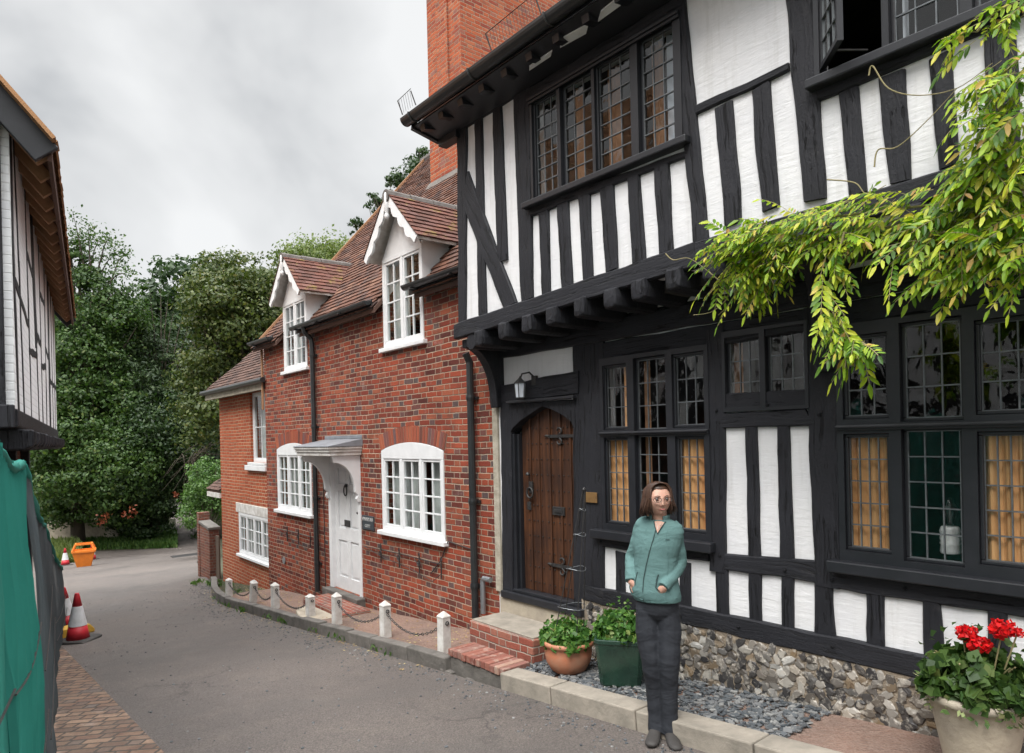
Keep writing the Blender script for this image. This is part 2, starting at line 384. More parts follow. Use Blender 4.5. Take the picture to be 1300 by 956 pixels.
M['tile']=tile('peg_tiles',[(0,(.055,.030,.024)),(.25,(.13,.056,.036)),(.5,(.17,.075,.046)),(.75,(.085,.047,.039)),(1,(.22,.11,.07))],(3.2,.56,.72,.5,(.055,.05,.04)))
M['tile_moss']=tile('mossy_peg_tiles',[(0,(.09,.04,.03)),(.4,(.17,.065,.045)),(.8,(.13,.06,.05)),(1,(.24,.11,.08))],(5,.56,.66,.75,(.20,.16,.03)))
M['tile_dark']=tile('dark_peg_tiles',[(0,(.06,.036,.030)),(.5,(.11,.06,.045)),(1,(.15,.085,.065))],(4,.55,.7,.4,(.05,.05,.045)))
M['tile_new']=tile('new_clay_tiles',[(0,(.42,.22,.11)),(.5,(.50,.27,.13)),(1,(.36,.17,.09))],(4,.6,.7,.3,(.2,.12,.08)))
M['ridge']=simple('grey_ridge_tile',(.15,.135,.125),(.085,.075,.07),8,.9,.6,40,.01)
M['flint']=island_mat('knapped_flint',[(0,(.030,.029,.032)),(.22,(.07,.065,.062)),(.36,(.30,.27,.235)),(.46,(.14,.12,.10)),(.60,(.04,.038,.042)),(.72,(.42,.39,.345)),(.82,(.10,.095,.09)),(.9,(.24,.17,.10)),(.96,(.60,.58,.54)),(1,(.05,.045,.045))],.5,.5,45,(16,.52,.62,.75,(.50,.46,.40)),spec=.5)
M['mortar']=simple('flint_mortar',(.34,.28,.21),(.22,.18,.14),9,.95,.9,40,.02)
M['chips']=island_mat('slate_chips',[(0,(.06,.07,.08)),(.5,(.13,.14,.15)),(.8,(.20,.20,.20)),(1,(.33,.33,.32))],.75,.3,60)
M['litter']=island_mat('fallen_leaves',[(0,(.40,.30,.14)),(.5,(.30,.18,.08)),(1,(.55,.48,.25))],.85,0)
def leafm(name, stops, tr=.25, rough=.5): return island_mat(name,stops,rough,0,30,None,tr,noisec=.15)
M['leaf_mid']=leafm('mid_green_leaves',[(0,(.022,.055,.012)),(.5,(.048,.098,.020)),(.9,(.075,.135,.028)),(1,(.12,.15,.04))])
M['leaf_dark']=leafm('dark_green_leaves',[(0,(.013,.036,.010)),(.6,(.030,.064,.018)),(1,(.055,.095,.026))])
M['leaf_yew']=leafm('yew_leaves',[(0,(.014,.036,.010)),(.6,(.032,.062,.018)),(1,(.058,.092,.028))],.15)
M['leaf_olive']=leafm('olive_leaves',[(0,(.034,.060,.014)),(.5,(.068,.098,.020)),(.9,(.10,.12,.026)),(1,(.15,.14,.04))])
M['leaf_pale']=leafm('pale_leaves',[(0,(.09,.13,.04)),(.5,(.14,.19,.055)),(1,(.19,.22,.07))],.3)
M['leaf_bush']=leafm('bush_leaves',[(0,(.04,.095,.02)),(.5,(.075,.15,.035)),(1,(.13,.22,.06))],.3)
M['leaf_wist']=leafm('wisteria_leaves',[(0,(.04,.11,.010)),(.25,(.14,.28,.018)),(.6,(.36,.50,.03)),(.88,(.56,.60,.05)),(.96,(.62,.48,.10)),(1,(.40,.22,.08))],.35,.42)
M['leaf_ger']=leafm('geranium_leaves',[(0,(.03,.09,.015)),(.5,(.065,.17,.03)),(.9,(.13,.25,.05)),(1,(.24,.30,.08))],.2)
M['leaf_var']=leafm('variegated_leaves',[(0,(.05,.11,.03)),(.5,(.12,.20,.06)),(1,(.50,.52,.28))],.2)
M['leaf_red']=leafm('rusty_leaves',[(0,(.16,.03,.015)),(1,(.26,.07,.03))],.2)
M['grass']=leafm('grass_blades',[(0,(.035,.09,.015)),(.6,(.07,.15,.03)),(1,(.13,.20,.05))],.25)

def door_mat():
    m=NT('stained_oak_planks'); tc=m.n('ShaderNodeTexCoord')
    mp=m.n('ShaderNodeMapping'); mp.inputs['Scale'].default_value=(30,1.6,1); m.l(tc.outputs['UV'],mp.inputs[0])
    g=m.noise(mp.outputs[0],1,6,.65,0,.4); ge=m.n('ShaderNodeNewGeometry')
    base=m.ramp(g,[(.3,(.020,.010,.007)),(.5,(.075,.030,.014)),(.7,(.155,.062,.026))])
    low=m.noise(tc.outputs['Object'],2.2,4,.6)
    col=m.mix(m.ramp(low,[(.4,0.),(.68,.75)]),base,(.022,.013,.011))
    col=m.mix(m.math('MULTIPLY',ge.outputs['Random Per Island'],.35),col,(.04,.018,.012))
    m.bsdf(col,.5,m.bump(g,.6,.006),0,.4); return m.mat
M['oak']=door_mat()
def asphalt():
    m=NT('worn_asphalt'); v=m.coord('Object')
    f=m.noise(v,260,3,.7); b=m.noise(v,.45,5,.6); md=m.noise(v,2.3,6,.65,0,.5)
    vo=m.n('ShaderNodeTexVoronoi'); vo.inputs['Scale'].default_value=85; m.l(v,vo.inputs['Vector']); g2=m.noise(v,70,4,.75)
    col=m.mix(m.ramp(b,[(.35,0.),(.65,1.)]),(.138,.119,.108),(.092,.081,.076))
    col=m.mix(m.math('MULTIPLY',m.ramp(md,[(.5,0.),(.72,1.)]),.55),col,(.17,.145,.125))
    col=m.mix(m.math('MULTIPLY',m.ramp(m.noise(v,.8,7,.75),[(.56,0.),(.7,1.)]),.45),col,(.055,.05,.05))
    col=m.mix(m.math('MULTIPLY',m.ramp(f,[(.45,0.),(.75,1.)]),.45),col,(.28,.25,.23))
    col=m.mix(m.ramp(g2,[(.40,0.),(.62,1.)]),m.mix(1.,col,(.62,.60,.60),'MULTIPLY'),m.mix(1.,col,(1.22,1.2,1.18),'MULTIPLY'))
    cr=m.n('ShaderNodeTexVoronoi',feature='DISTANCE_TO_EDGE'); cr.inputs['Scale'].default_value=.55
    wv=m.n('ShaderNodeVectorMath',operation='MULTIPLY_ADD'); m.l(m.noise(v,2.2,5,.6,1),wv.inputs[0]); wv.inputs[1].default_value=(.9,.9,.9); m.l(v,wv.inputs[2]); m.l(wv.outputs[0],cr.inputs['Vector'])
    crk=m.math('MULTIPLY',m.ramp(cr.outputs[0],[(.0,1.),(.012,0.)]),m.ramp(m.noise(v,.35,3,.5),[(.5,0.),(.58,1.)]))
    col=m.mix(m.math('MULTIPLY',crk,.75),col,(.045,.04,.038))
    st=m.noise(m.coord('Object',(.35,1.4,1),(0,0,-.87)),1.6,6,.6); col=m.mix(m.math('MULTIPLY',m.ramp(st,[(.5,0.),(.62,1.)]),.4),col,(.11,.098,.09))
    m.bsdf(col,m.ramp(b,[(.35,.8),(.65,.5)]),m.bump(m.math('ADD',m.math('ADD',f,g2),vo.outputs[0]),.7,.010),0,.4); return m.mat
M['asphalt']=asphalt()
def gravelm():
    m=NT('red_gravel'); v=m.coord('Object'); vo=m.n('ShaderNodeTexVoronoi'); vo.inputs['Scale'].default_value=55; m.l(v,vo.inputs['Vector'])
    col=m.mix(m.ramp(m.noise(v,1.6,5,.6),[(.35,0.),(.65,1.)]),(.23,.135,.10),(.15,.10,.08))
    sp=m.n('ShaderNodeSeparateColor'); m.l(vo.outputs['Color'],sp.inputs[0])
    col=m.mix(m.math('MULTIPLY',sp.outputs[0],.5),col,(.30,.22,.18))
    m.bsdf(col,.9,m.bump(vo.outputs[0],.8,.012)); return m.mat
M['gravel']=gravelm()
M['earth']=simple('leafy_earth',(.055,.048,.028),(.035,.045,.018),2.5,.95,.8,14,.05)
M['cobble']=brick_mat('worn_paving_brick',[(.20,.13,.10),(.27,.18,.13),(.15,.11,.09),(.32,.22,.16)],(.12,.10,.09),.3,(.10,.09,.08),bl=.21,bh=.10,joint=.10,dirt=.6,pale=.4)
def netting(name,c,c2):
    m=NT(name); tc=m.n('ShaderNodeTexCoord'); mp=m.n('ShaderNodeMapping'); mp.inputs['Scale'].default_value=(1,1,1); m.l(tc.outputs['Object'],mp.inputs[0])
    n=m.noise(mp.outputs[0],3,4,.6); col=m.mix(n,c,c2)
    d=m.bsdf(col,.6,m.bump(m.noise(mp.outputs[0],60,2,.5),.3,.004),0,.3)
    tr=m.n('ShaderNodeBsdfTransparent'); tl=m.n('ShaderNodeBsdfTranslucent'); m.l(col,tl.inputs[0])
    mx=m.n('ShaderNodeMixShader'); mx.inputs[0].default_value=.35; m.l(d.outputs[0],mx.inputs[1]); m.l(tl.outputs[0],mx.inputs[2])
    m2=m.n('ShaderNodeMixShader'); m2.inputs[0].default_value=.10; m.l(mx.outputs[0],m2.inputs[1]); m.l(tr.outputs[0],m2.inputs[2])
    m.l(m2.outputs[0],m.out.inputs[0]); return m.mat
M['net_green']=netting('green_debris_netting',(.016,.16,.125),(.05,.30,.25))
M['net_grey']=netting('grey_debris_netting',(.055,.075,.085),(.09,.11,.12))

# ------------------------------------------------------------------ timbers
def timber(name, parent, a0, a1, b0, b1, yf, yb=None, amp=.006, ch=.009, mat=None, seg=.09):
    """hewn timber whose outline in the facade plane runs from edge a0-a1 to edge b0-b1 ((x,z) pairs)"""
    yb = yf+.06 if yb is None else yb
    A0,A1,B0,B1=[Vector((p[0],p[1])) for p in (a0,a1,b0,b1)]
    ln=((B0+B1)/2-(A0+A1)/2).length; n=max(2,int(ln/seg)); off=U_(0,99)
    mb=MB(); R=[]; wd=(A1-A0).length
    for i in range(n+1):
        t=i/n; P=A0.lerp(B0,t); Q=A1.lerp(B1,t); d=(Q-P).normalized()
        j0=noise.noise((t*ln*3.1+off,0,0))*amp*2; j1=noise.noise((t*ln*3.1+off,9,0))*amp*2
        P=P+d*j0; Q=Q+d*j1; w=(Q-P).length; ff=yf+noise.noise((t*ln*2+off,5,5))*.004
        c=min(ch*(1+.8*noise.noise((t*ln*9+off,2,3))),w*.25); c2=min(ch*(1+.8*noise.noise((t*ln*9+off,7,3))),w*.25)
        mid=(P+Q)/2
        ring=[(P,yb,0),(P,ff+c,0),(P+d*c,ff,c),(mid,ff+noise.noise((t*ln*6+off,1,8))*.003,w/2),(Q-d*c2,ff,w-c2),(Q,ff+c2,w),(Q,yb,w)]
        base=len(mb.v)
        for q,(p,y,u) in enumerate(ring):
            mb.uv[base+q]=(u+off, t*ln+off)
            mb.v.append((p.x,y,p.y))
        R.append(base)
    for i in range(n):
        for k in range(6):
            mb.f.append((R[i]+k,R[i+1]+k,R[i+1]+k+1,R[i]+k+1)); mb.m.append(0)
        mb.f.append((R[i]+6,R[i+1]+6,R[i+1],R[i])); mb.m.append(0)
    mb.f.append(tuple(R[0]+k for k in range(7))); mb.m.append(0)
    mb.f.append(tuple(R[-1]+k for k in range(6,-1,-1))); mb.m.append(0)
    o=mb.build(name, mat or M['timber'], parent)
    return o
def vt(name, parent, P, y, tl, tr, br, bl, **k):      # upright, corners read on the photo's facade
    return timber(name,parent,P.f(*tl,y),P.f(*tr,y),P.f(*bl,y),P.f(*br,y),y-.025,**k)
def ht(name, parent, P, y, tl, tr, br, bl, **k):      # level beam
    return timber(name,parent,P.f(*bl,y),P.f(*tl,y),P.f(*br,y),P.f(*tr,y),y-.03,**k)

# ------------------------------------------------------------------ leaves
def leaf_mesh(name, C, N, S, mat, parent=None, wid=.55, fold=.0, nrm=None):
    """many small four-cornered leaves; C centres, N direction, S length"""
    n=len(C); C=np.asarray(C,float); N=np.asarray(N,float); S=np.asarray(S,float).reshape(-1,1)
    N/= np.linalg.norm(N,axis=1,keepdims=True)+1e-9
    r=rng.normal(size=(n,3)) if nrm is None else nrm
    b=np.cross(N,r); b/=np.linalg.norm(b,axis=1,keepdims=True)+1e-9
    up=np.cross(N,b)
    v=np.stack([C-N*S*.5, C+b*S*wid*.5+up*S*fold-N*S*.05, C+N*S*.5, C-b*S*wid*.5+up*S*fold-N*S*.05],1).reshape(-1,3)
    me=bpy.data.meshes.new(name); me.vertices.add(4*n); me.vertices.foreach_set('co',v.ravel())
    me.loops.add(4*n); me.loops.foreach_set('vertex_index',np.arange(4*n)); me.polygons.add(n)
    me.polygons.foreach_set('loop_start',np.arange(0,4*n,4)); me.polygons.foreach_set('loop_total',np.full(n,4))
    me.materials.append(mat); me.update(); me.validate()
    o=bpy.data.objects.new(name,me); COL.objects.link(o)
    if parent: o.parent=parent
    return o
def clumps(ells, ncl, per, rcl, low=-.35):
    """leaf positions grouped in clumps near the skin of a set of ellipsoids"""
    vol=np.array([e[3]*e[4]+e[4]*e[5]+e[3]*e[5] for e in ells]); vol/=vol.sum()
    C=[];D=[];NR=[]
    for e,fr in zip(ells,vol):
        k=max(3,int(ncl*fr)); d=rng.normal(size=(k,3)); d/=np.linalg.norm(d,axis=1,keepdims=True)
        d[:,2]=np.where(d[:,2]<low,-d[:,2]*.6,d[:,2])
        rr=rng.uniform(.50,1.02,size=(k,1))
        cc=np.array(e[:3])+d*rr*np.array(e[3:6])
        rc=np.minimum(rcl*rng.uniform(.45,1.25,size=(k,1,1)), .55*min(e[3:6]))
        g=rng.normal(size=(k,per,3)); g/=np.linalg.norm(g,axis=2,keepdims=True)
        g=g+d[:,None,:]*.55+np.array([0,0,.25]); g/=np.linalg.norm(g,axis=2,keepdims=True)
        q=g*rc*rng.uniform(.35,1.05,size=(k,per,1)); q[:,:,2]*=.6
        nn=g+rng.normal(size=(k,per,3))*.42; ax_=np.cross(nn,rng.normal(size=(k,per,3)))
        C.append((cc[:,None,:]+q).reshape(-1,3)); D.append(ax_.reshape(-1,3)); NR.append(nn.reshape(-1,3))
    return np.concatenate(C),np.concatenate(D),np.concatenate(NR)
def tree(name, label, X, Y, ells, ncl, per, rcl, size, mat, trunk=.25, cat='tree', group=None, base=None, low=-.35, extra=None, wid=.6):
    z0=gz(X,Y) if base is None else base
    root=empty(name,(X,Y,z0)); tag(root,label,cat,group)
    E=[(e[0]-X,e[1]-Y,e[2]-z0,e[3],e[4],e[5]) for e in ells]
    mb=MB(); top=max(E,key=lambda e:e[2])
    path=[(0,0,-.3),(U_(-.1,.1),U_(-.1,.1),top[2]*.4),(top[0]*.6,top[1]*.6,top[2]*.8),(top[0],top[1],top[2]+top[5]*.5)]
    mb.tube(path,[trunk*1.25,trunk,trunk*.6,trunk*.12],9)
    tips=[]
    for e in E:
        for k in range(6):
            d=Vector((U_(-1,1),U_(-1,1),U_(-.2,1))).normalized()
            tip=Vector(e[:3])+Vector((d.x*e[3],d.y*e[4],d.z*e[5]))*.92
            st=Vector(path[1]).lerp(Vector(path[2]),U_(0,1)); md=st.lerp(tip,.5)+Vector((0,0,.12*e[5]))
            mb.tube([st,md,tip],[trunk*.38,trunk*.2,trunk*.04],6); tips.append(tip)
    mb.build('trunk',M['bark'],root,smooth=True)
    C,D,NR=clumps(E,ncl,per,rcl,low)
    S=size*rng.uniform(.6,1.3,size=len(C))
    leaf_mesh('crown',C,D,S,mat,root,wid=wid,nrm=NR)
    if extra is not None: extra(root)
    return root
def pe(px,py,Y,rx,ry,rz=None,dy=None):
    """ellipsoid centred where the photo shows the clump, radii in photo pixels"""
    p=at(px,py,Y); k=Y/F; return (p.x,p.y+(dy or 0),p.z,rx*k,rz or rx*k,ry*k)

# ================================================================== THE SETTING
def strip(name, rows, mat, dz, nv=6, zf=None):
    """sheet following the hill; rows = (s, v_left, v_right)"""
    mb=MB()
    for s,a,b in rows:
        for k in range(nv+1):
            v=a+(b-a)*k/nv; p=G.w(s,v,0); mb.v.append((p.x,p.y,(zf(s,v) if zf else gs(s))+dz))
    w=nv+1
    for i in range(len(rows)-1):
        for k in range(nv):
            mb.f.append((i*w+k,i*w+k+1,(i+1)*w+k+1,(i+1)*w+k)); mb.m.append(0)
    return mb.build(name,mat)
structure(strip('ground',[(s,-400,400) for s in (60,8,0,-10,-34,-62,-90,-400)],M['earth'],-.035,20))
RV=[(9,-.87),(3,-.87),(0,-.87),(-3,-.87),(-6,-.87),(-7.3,-.84),(-8.5,-.62),(-9.5,-.35),(-10.3,-.1),(-12,.3),(-14,.8),(-20,2.2),(-27,4.6),(-33.5,6.6),(-37.5,7.4)]
LV={9:-6,3:-5,0:-4.2,-3:-3.35,-6:-3.3,-7.3:-3.3,-8.5:-3.3,-9.5:-3.3,-10.3:-3.3,-12:-4,-14:-5,-20:-6,-27:-7,-33.5:-7,-37.5:-7}
structure(strip('road',[(s,LV[s],v) for s,v in RV],M['asphalt'],0,10))
# lane disappearing under the trees
mb=MB(); A=[at(218,700,35),at(262,700,35),at(256,700,62),at(218,700,62)]
mb.poly([(p.x,p.y,-3.488) for p in A]); structure(mb.build('lane',M['asphalt']))
structure(strip('brick_pavement',[(s,-4.4,-3.25) for s in (0,-3,-6,-9.5)],M['cobble'],.03,2))
def fcz(s,v): return gs(s)+.115+.02*noise.noise((s*1.3,v*3,0))
structure(strip('forecourt',[(s,-.80,.05) for s in [-.6-.25*k for k in range(28)]],M['gravel'],0,8,fcz))
structure(strip('gravel_bed',[(s,-.68,.04) for s in [5.2-.3*k for k in range(19)]],M['gravel'],0,6,lambda s,v: gs(s)+.085))
# kerb: worn stones end to end
mb=MB(); s=-.62; 
def kv(s):
    for (a,va),(b,vb) in zip(RV,RV[1:]):
        if b<=s<=a: return va+(vb-va)*(s-a)/(b-a)
    return -.87
s=-.56
while s>-10.2:
    ln=U_(.55,.95); e=s-ln
    A=G.w(s-.008,kv(s)+.055,gs(s)+.055+U_(-.008,.01)); Bp=G.w(e+.008,kv(e)+.055,gs(e)+.055+U_(-.008,.01))
    mb.bar(A,Bp,.115,.16+U_(0,.012)); s=e
structure(mb.build('kerb',M['kerb'],bevel=.012))
mb=MB(); s=.24
while s<5:
    ln=U_(.6,.9); e=s+ln
    A=G.w(s+.006,-.775,gs(s)+.05); Bp=G.w(e-.006,-.775,gs(e)+.05)
    mb.bar(A,Bp,.20,.16+U_(0,.01)); s=e
structure(mb.build('kerb_slabs',M['paver'],bevel=.01))
# dead leaves along the kerb, chips in the gravel bed
mb=MB()
for _ in range(170):
    s=U_(-9.5,-.8); v=kv(s)-abs(random.gauss(0,.12))-.01; p=G.w(s,v,gs(s)+.008); a=U_(0,6); r=U_(.008,.022)
    q=[p+Vector((math.cos(a+k*PI/2)*r*(1 if k%2 else .55),math.sin(a+k*PI/2)*r*(1 if k%2 else .55),U_(0,.008))) for k in range(4)]
    mb.poly([tuple(c) for c in q])
for _ in range(700):
    s=U_(-8.5,-.8); v=U_(-.74,-.02); p=G.w(s,v,fcz(s,v)+.006); r=U_(.006,.02); a=U_(0,6)
    q=[p+Vector((math.cos(a+k*PI/2)*r*(1 if k%2 else .6),math.sin(a+k*PI/2)*r*(1 if k%2 else .6),U_(0,.008))) for k in range(4)]
    mb.poly([tuple(c) for c in q])
stuff(mb.build('fallen_leaves',M['litter'],uv=False),'small dry leaves scattered along the kerb and forecourt','leaves')
mb=MB()
for _ in range(2600):
    s=U_(.2,2.6); v=U_(-.68,-.03); p=G.w(s,v,gs(s)+.09+U_(0,.02)); r=U_(.008,.026)
    Mx=Matrix.Rotation(U_(0,6),4,'Z')@Matrix.Rotation(U_(-.5,.5),4,'X'); Mx.translation=p
    mb.box(-r,r,-r*.6,r*.6,-.004,.004,0,Mx)
stuff(mb.build('slate_chippings',M['chips'],uv=False),'loose grey slate chippings in the bed around the pots','chippings')
mb=MB()
for _ in range(1500):
    s=U_(-11,4.6); v=kv(s)-abs(random.gauss(0,.22))-.02 if random.random()<.75 else U_(-3.2,kv(s)-.1); p=G.w(s,v,gs(s)+.003); r=U_(.003,.010)
    Mx=Matrix.Rotation(U_(0,6),4,'Z')@Matrix.Rotation(U_(-.6,.6),4,'X'); Mx.translation=p; mb.box(-r,r,-r*.7,r*.7,-r*.5,r*.5,0,Mx)
stuff(mb.build('road_grit',M['chips'],uv=False),'loose grit and small stones gathered along the gutter of the road','grit')
# small drain covers in the road
for px,py,Y,w,d in ((232,712,0,.6,.45),):
    s=-25.5; v=3.4; p=G.w(s,v,gs(s)+.006); mb=MB(); mb.box(-.5,.5,-.6,.6,-.02,.006); 
    tag(mb.build('drain_cover',M['iron'],loc=p,rotz=G.rot),'dark square drain cover set in the road before the trees','drain cover')

# ================================================================== tiles
def tile_field(mb, O, ex, up, nrm, W, H, tw=.168, g=.10, mask=None, jit=.006, th=.014, sag=0):
    O=Vector(O); ex=Vector(ex).normalized(); up=Vector(up).normalized(); nrm=Vector(nrm).normalized()
    rows=int(H/g)
    for r in range(rows):
        u0=r*g; off=(r%2)*tw/2; k=-1
        while True:
            x0=k*tw+off; k+=1
            if x0>=W: break
            x1=min(x0+tw-.004,W); x0=max(x0,0)
            if x1-x0<.03: continue
            if mask and mask((x0+x1)/2,u0): continue
            dz=U_(-jit,jit)*.6; lift=th+U_(0,jit); sk=U_(-.006,.006)
            sg=nrm*(sag*math.sin(PI*u0/H)*math.sin(PI*(x0/W)))*-1 if sag else Vector((0,0,0))
            a=O+ex*x0+up*(u0+sk+dz)+nrm*(lift+.006)+sg; b=O+ex*x1+up*(u0-sk+dz)+nrm*(lift+.006+U_(-.004,.004))+sg
            c=O+ex*x1+up*(u0+g*1.35)+nrm*.004+sg; d=O+ex*x0+up*(u0+g*1.35)+nrm*.004+sg
            a2=a-nrm*th; b2=b-nrm*th
            n=len(mb.v); mb.v += [tuple(q) for q in (a,b,c,d,a2,b2)]
            mb.f += [(n,n+1,n+2,n+3),(n+4,n+5,n+1,n),(n+4,n,n+3),(n+5,n+2,n+1)]; mb.m += [0]*4
    return mb

# ================================================================== windows
def pane_grid(mb_g, mb_l, x0,x1,z0,z1,y,nx,nz,lead=.0075,tilt=.022,m=0):
    dx=(x1-x0)/nx; dz=(z1-z0)/nz
    for i in range(nx):
        for j in range(nz):
            t1=U_(-tilt,tilt)*dx; t2=U_(-tilt,tilt)*dz
            a,b,c,d=x0+i*dx,x0+(i+1)*dx,z0+j*dz,z0+(j+1)*dz
            mb_g.poly([(a,y-t1-t2,c),(b,y+t1-t2,c),(b,y+t1+t2,d),(a,y-t1+t2,d)])
    if mb_l is not None:
        for i in range(nx+1):
            x=x0+i*dx; w=lead*(1.2 if i in (0,nx) else 1)
            mb_l.box(x-w/2,x+w/2,y-.006,y+.006,z0,z1)
        for j in range(nz+1):
            z=z0+j*dz
            mb_l.box(x0,x1,y-.0085,y+.0085,z-lead/2,z+lead/2)
def curtain(name,parent,x0,x1,z0,z1,y,mat,amp=.018,fold=.07):
    mb=MB(); n=max(6,int((x1-x0)/.012)); 
    pts=[(x0+(x1-x0)*i/n, y+amp*math.sin((x0+(x1-x0)*i/n)/fold*2*PI+2*noise.noise((i*.11+x0,0,0)))+.02*noise.noise((i*.06,x0,3))) for i in range(n+1)]
    for (a,ya),(b,yb_) in zip(pts,pts[1:]): mb.poly([(a,ya,z0),(b,yb_,z0),(b,yb_,z1),(a,ya,z1)])
    return mb.build(name,mat,parent,smooth=False)
def leaded_window(parent, lights, x0,x1,z0,z1, y, curt=None, name='window', label=None, ring=.022, sill=None, nxz=(3,5)):
    """black timber window: frame with leaded lights. lights=(x0,x1,z0,z1,nx,nz,casement?)"""
    mb=MB(); wall_cells(mb,x0,x1,z0,z1,[(l[0]-ring,l[1]+ring,l[2]-ring,l[3]+ring) for l in lights],y-.035,y+.06)
    w=mb.build(name,M['frame'],parent,bevel=.006)
    if label: w['label']=label
    for l in lights:
        g=MB(); le=MB(); ca=MB()
        pane_grid(g,le,l[0],l[1],l[2],l[3],y+.012,l[4],l[5])
        r=ring; yy=y-.015 if l[6] else y+.002
        for bx in ((l[0]-r,l[1]+r,l[3],l[3]+r),(l[0]-r,l[1]+r,l[2]-r,l[2]),(l[0]-r,l[0],l[2],l[3]),(l[1],l[1]+r,l[2],l[3])):
            ca.box(bx[0]+.001,bx[1]-.001,yy,y+.03,bx[2]+.001,bx[3]-.001)
        g.build('glass',M['glass'],w); le.build('leading',M['lead'],w); ca.build('casement',M['frame'],w,bevel=.004)
    for c in (curt or []): curtain('curtain',w,*c)
    return w

# ================================================================== TIMBER-FRAMED HOUSE (right)
H=empty('timber_framed_house',G.w(0,0,0),G.rot)
tag(H,'large black and white timber-framed house with jettied upper floor and leaded windows','house')
def rc(P,y,tl,br):
    a=P.f(*tl,y); b=P.f(*br,y); return a[0],b[0],b[1],a[1]
# lights
def lt(P,y,tl,br,nx,nz,cas,z0=None,z1=None,x1=None):
    a,b,c,d=rc(P,y,tl,br); return (a,x1 if x1 else b,z0 if z0 is not None else c,z1 if z1 is not None else d,nx,nz,cas)
W1=[lt(G,0,(770,453),(797,524),3,3,True,2.065,2.57),lt(G,0,(809,446),(846,526),3,3,False,2.045,2.60),lt(G,0,(858,440),(895,518),3,3,True,2.065,2.59),
    lt(G,0,(772,543),(800,663),3,5,True,1.265,1.955),lt(G,0,(811,538),(850,675),3,5,False,1.245,1.98),lt(G,0,(863,541),(897,674),3,5,True,1.265,1.955)]
WS=[lt(G,0,(925.5,408),(964.5,501),3,3,False,2.20,2.66),lt(G,0,(976.6,400),(1021,494),3,3,False,2.19,2.68)]
W2=[lt(G,0,(1075,411),(1126,506),3,3,True,2.085,2.56),lt(G,0,(1148,392),(1220,505),3,3,False,2.06,2.60),lt(G,0,(1244,390),(1318,494),3,3,True,2.085,2.56),
    lt(G,0,(1077.7,534),(1130,700),4,5,True,1.265,1.95),lt(G,0,(1151,525),(1222,715),3,5,False,1.235,1.98),lt(G,0,(1248,528),(1322,722),4,5,True,1.265,1.95)]
def span(Ls,pad): return min(l[0] for l in Ls)-pad,max(l[1] for l in Ls)+pad,min(l[2] for l in Ls)-pad,max(l[3] for l in Ls)+pad
s1=span(W1,.055); ss=span(WS,.045); s2=span(W2,.06)
DX0,DX1=-.60,.345
UW=[lt(G,UP,(680,119),(710,236),3,7,True),lt(G,UP,(716,104),(754,221),3,7,False),lt(G,UP,(760,86),(803,197),3,7,True),lt(G,UP,(815,55),(857,170),3,7,False)]
uz0=min(l[2] for l in UW)+.01; uz1=4.83
UW=[l[:2]+(uz0,uz1)+l[4:] for l in UW]
su=span(UW,.045); su=(su[0],su[1]+.04,su[2],su[3])
VX0=G.f(1048,80,UP)[0]; VX1=G.f(1118,67,UP)[0]
VW=[(VX0,VX1,4.06,4.86,3,6,True),(G.f(1137,61,UP)[0],G.f(1216,28,UP)[0],4.06,4.86,3,6,False),(G.f(1243,10,UP)[0],G.f(1243,10,UP)[0]+.36,4.06,4.86,3,6,False)]
svw=span(VW,.05)
XE=6.2
mb=MB(); wall_cells(mb,-.84,XE,.2,3.25,[s1,ss,s2,(DX0,DX1,.40,2.29)],0,.16)
mb.prism([(-.84,.2),(-.80,.2),(-.80,3.25),(-.84,3.25)],.16,6)
wall_cells(mb,-.72,XE,3.12,5.12,[su,svw],UP,UP+.14)
mb.box(-.72,-.60,UP+.14,6,2.98,5.12)
mb.box(XE-.1,XE,UP+.14,6,.2,5.12); mb.box(-.84,XE,5.9,6.02,.2,5.12)
# gable of the left end
mb.prism([(-.72,5.12),(-.60,5.12),(-.60,5.13),(-.72,5.13)],UP,6)
n0=len(mb.v)
mb.add([(-.71,UP,5.13),(-.71,6,5.13),(-.71,2.8,7.6),(-.61,UP,5.13),(-.61,6,5.13),(-.61,2.8,7.6)],[(0,1,2),(5,4,3),(0,2,5,3),(1,4,5,2)])
mb.build('wall',M['plaster'],H)
mb=MB(); mb.box(-.6,XE-.12,UP+.15,5.88,3.03,3.1); mb.box(-.6,XE-.12,.17,5.88,.1,.16); mb.box(-.6,XE-.12,UP+.15,5.88,4.98,5.04); mb.box(.36,.42,.17,5,.2,3); mb.box(1.9,2.0,.17,5,.2,3); mb.box(-.6,XE-.12,2.2,2.3,.2,5)
mb.build('interior',M['dark'],H)
# --- windows
w=leaded_window(H,W1,s1[0],s1[1],s1[2],s1[3],0,[(s1[0]+.02,W1[3][1]+.03,1.2,1.96,.055,M['curtain']),(W1[5][0]-.03,s1[1]-.02,1.2,1.96,.055,M['curtain']),(W1[4][0],W1[4][0]+.07,1.2,2.6,.09,M['curtain_tan']),(W1[0][1]-.09,W1[0][1]-.03,2.,2.6,.055,M['curtain'])],label='six light leaded window beside the door, orange curtains in its lower lights')
def moulding(par,a,b,z,y,h=.035,nm='moulding'):
    m_=MB(); m_.box(a,b,y-.055,y-.0355,z-h/2,z+h/2); m_.box(a,b,y-.07,y-.0555,z-h*.1,z+h*.35); m_.build(nm,M['frame'],par,bevel=.005)
moulding(w,s1[0],s1[1],2.01,0); 
w=leaded_window(H,WS,ss[0],ss[1],ss[2],ss[3],0,[(WS[0][0]-.02,WS[0][0]+.05,2.1,2.7,.1,M['curtain_tan'])],label='small two light leaded window between the two large ones')
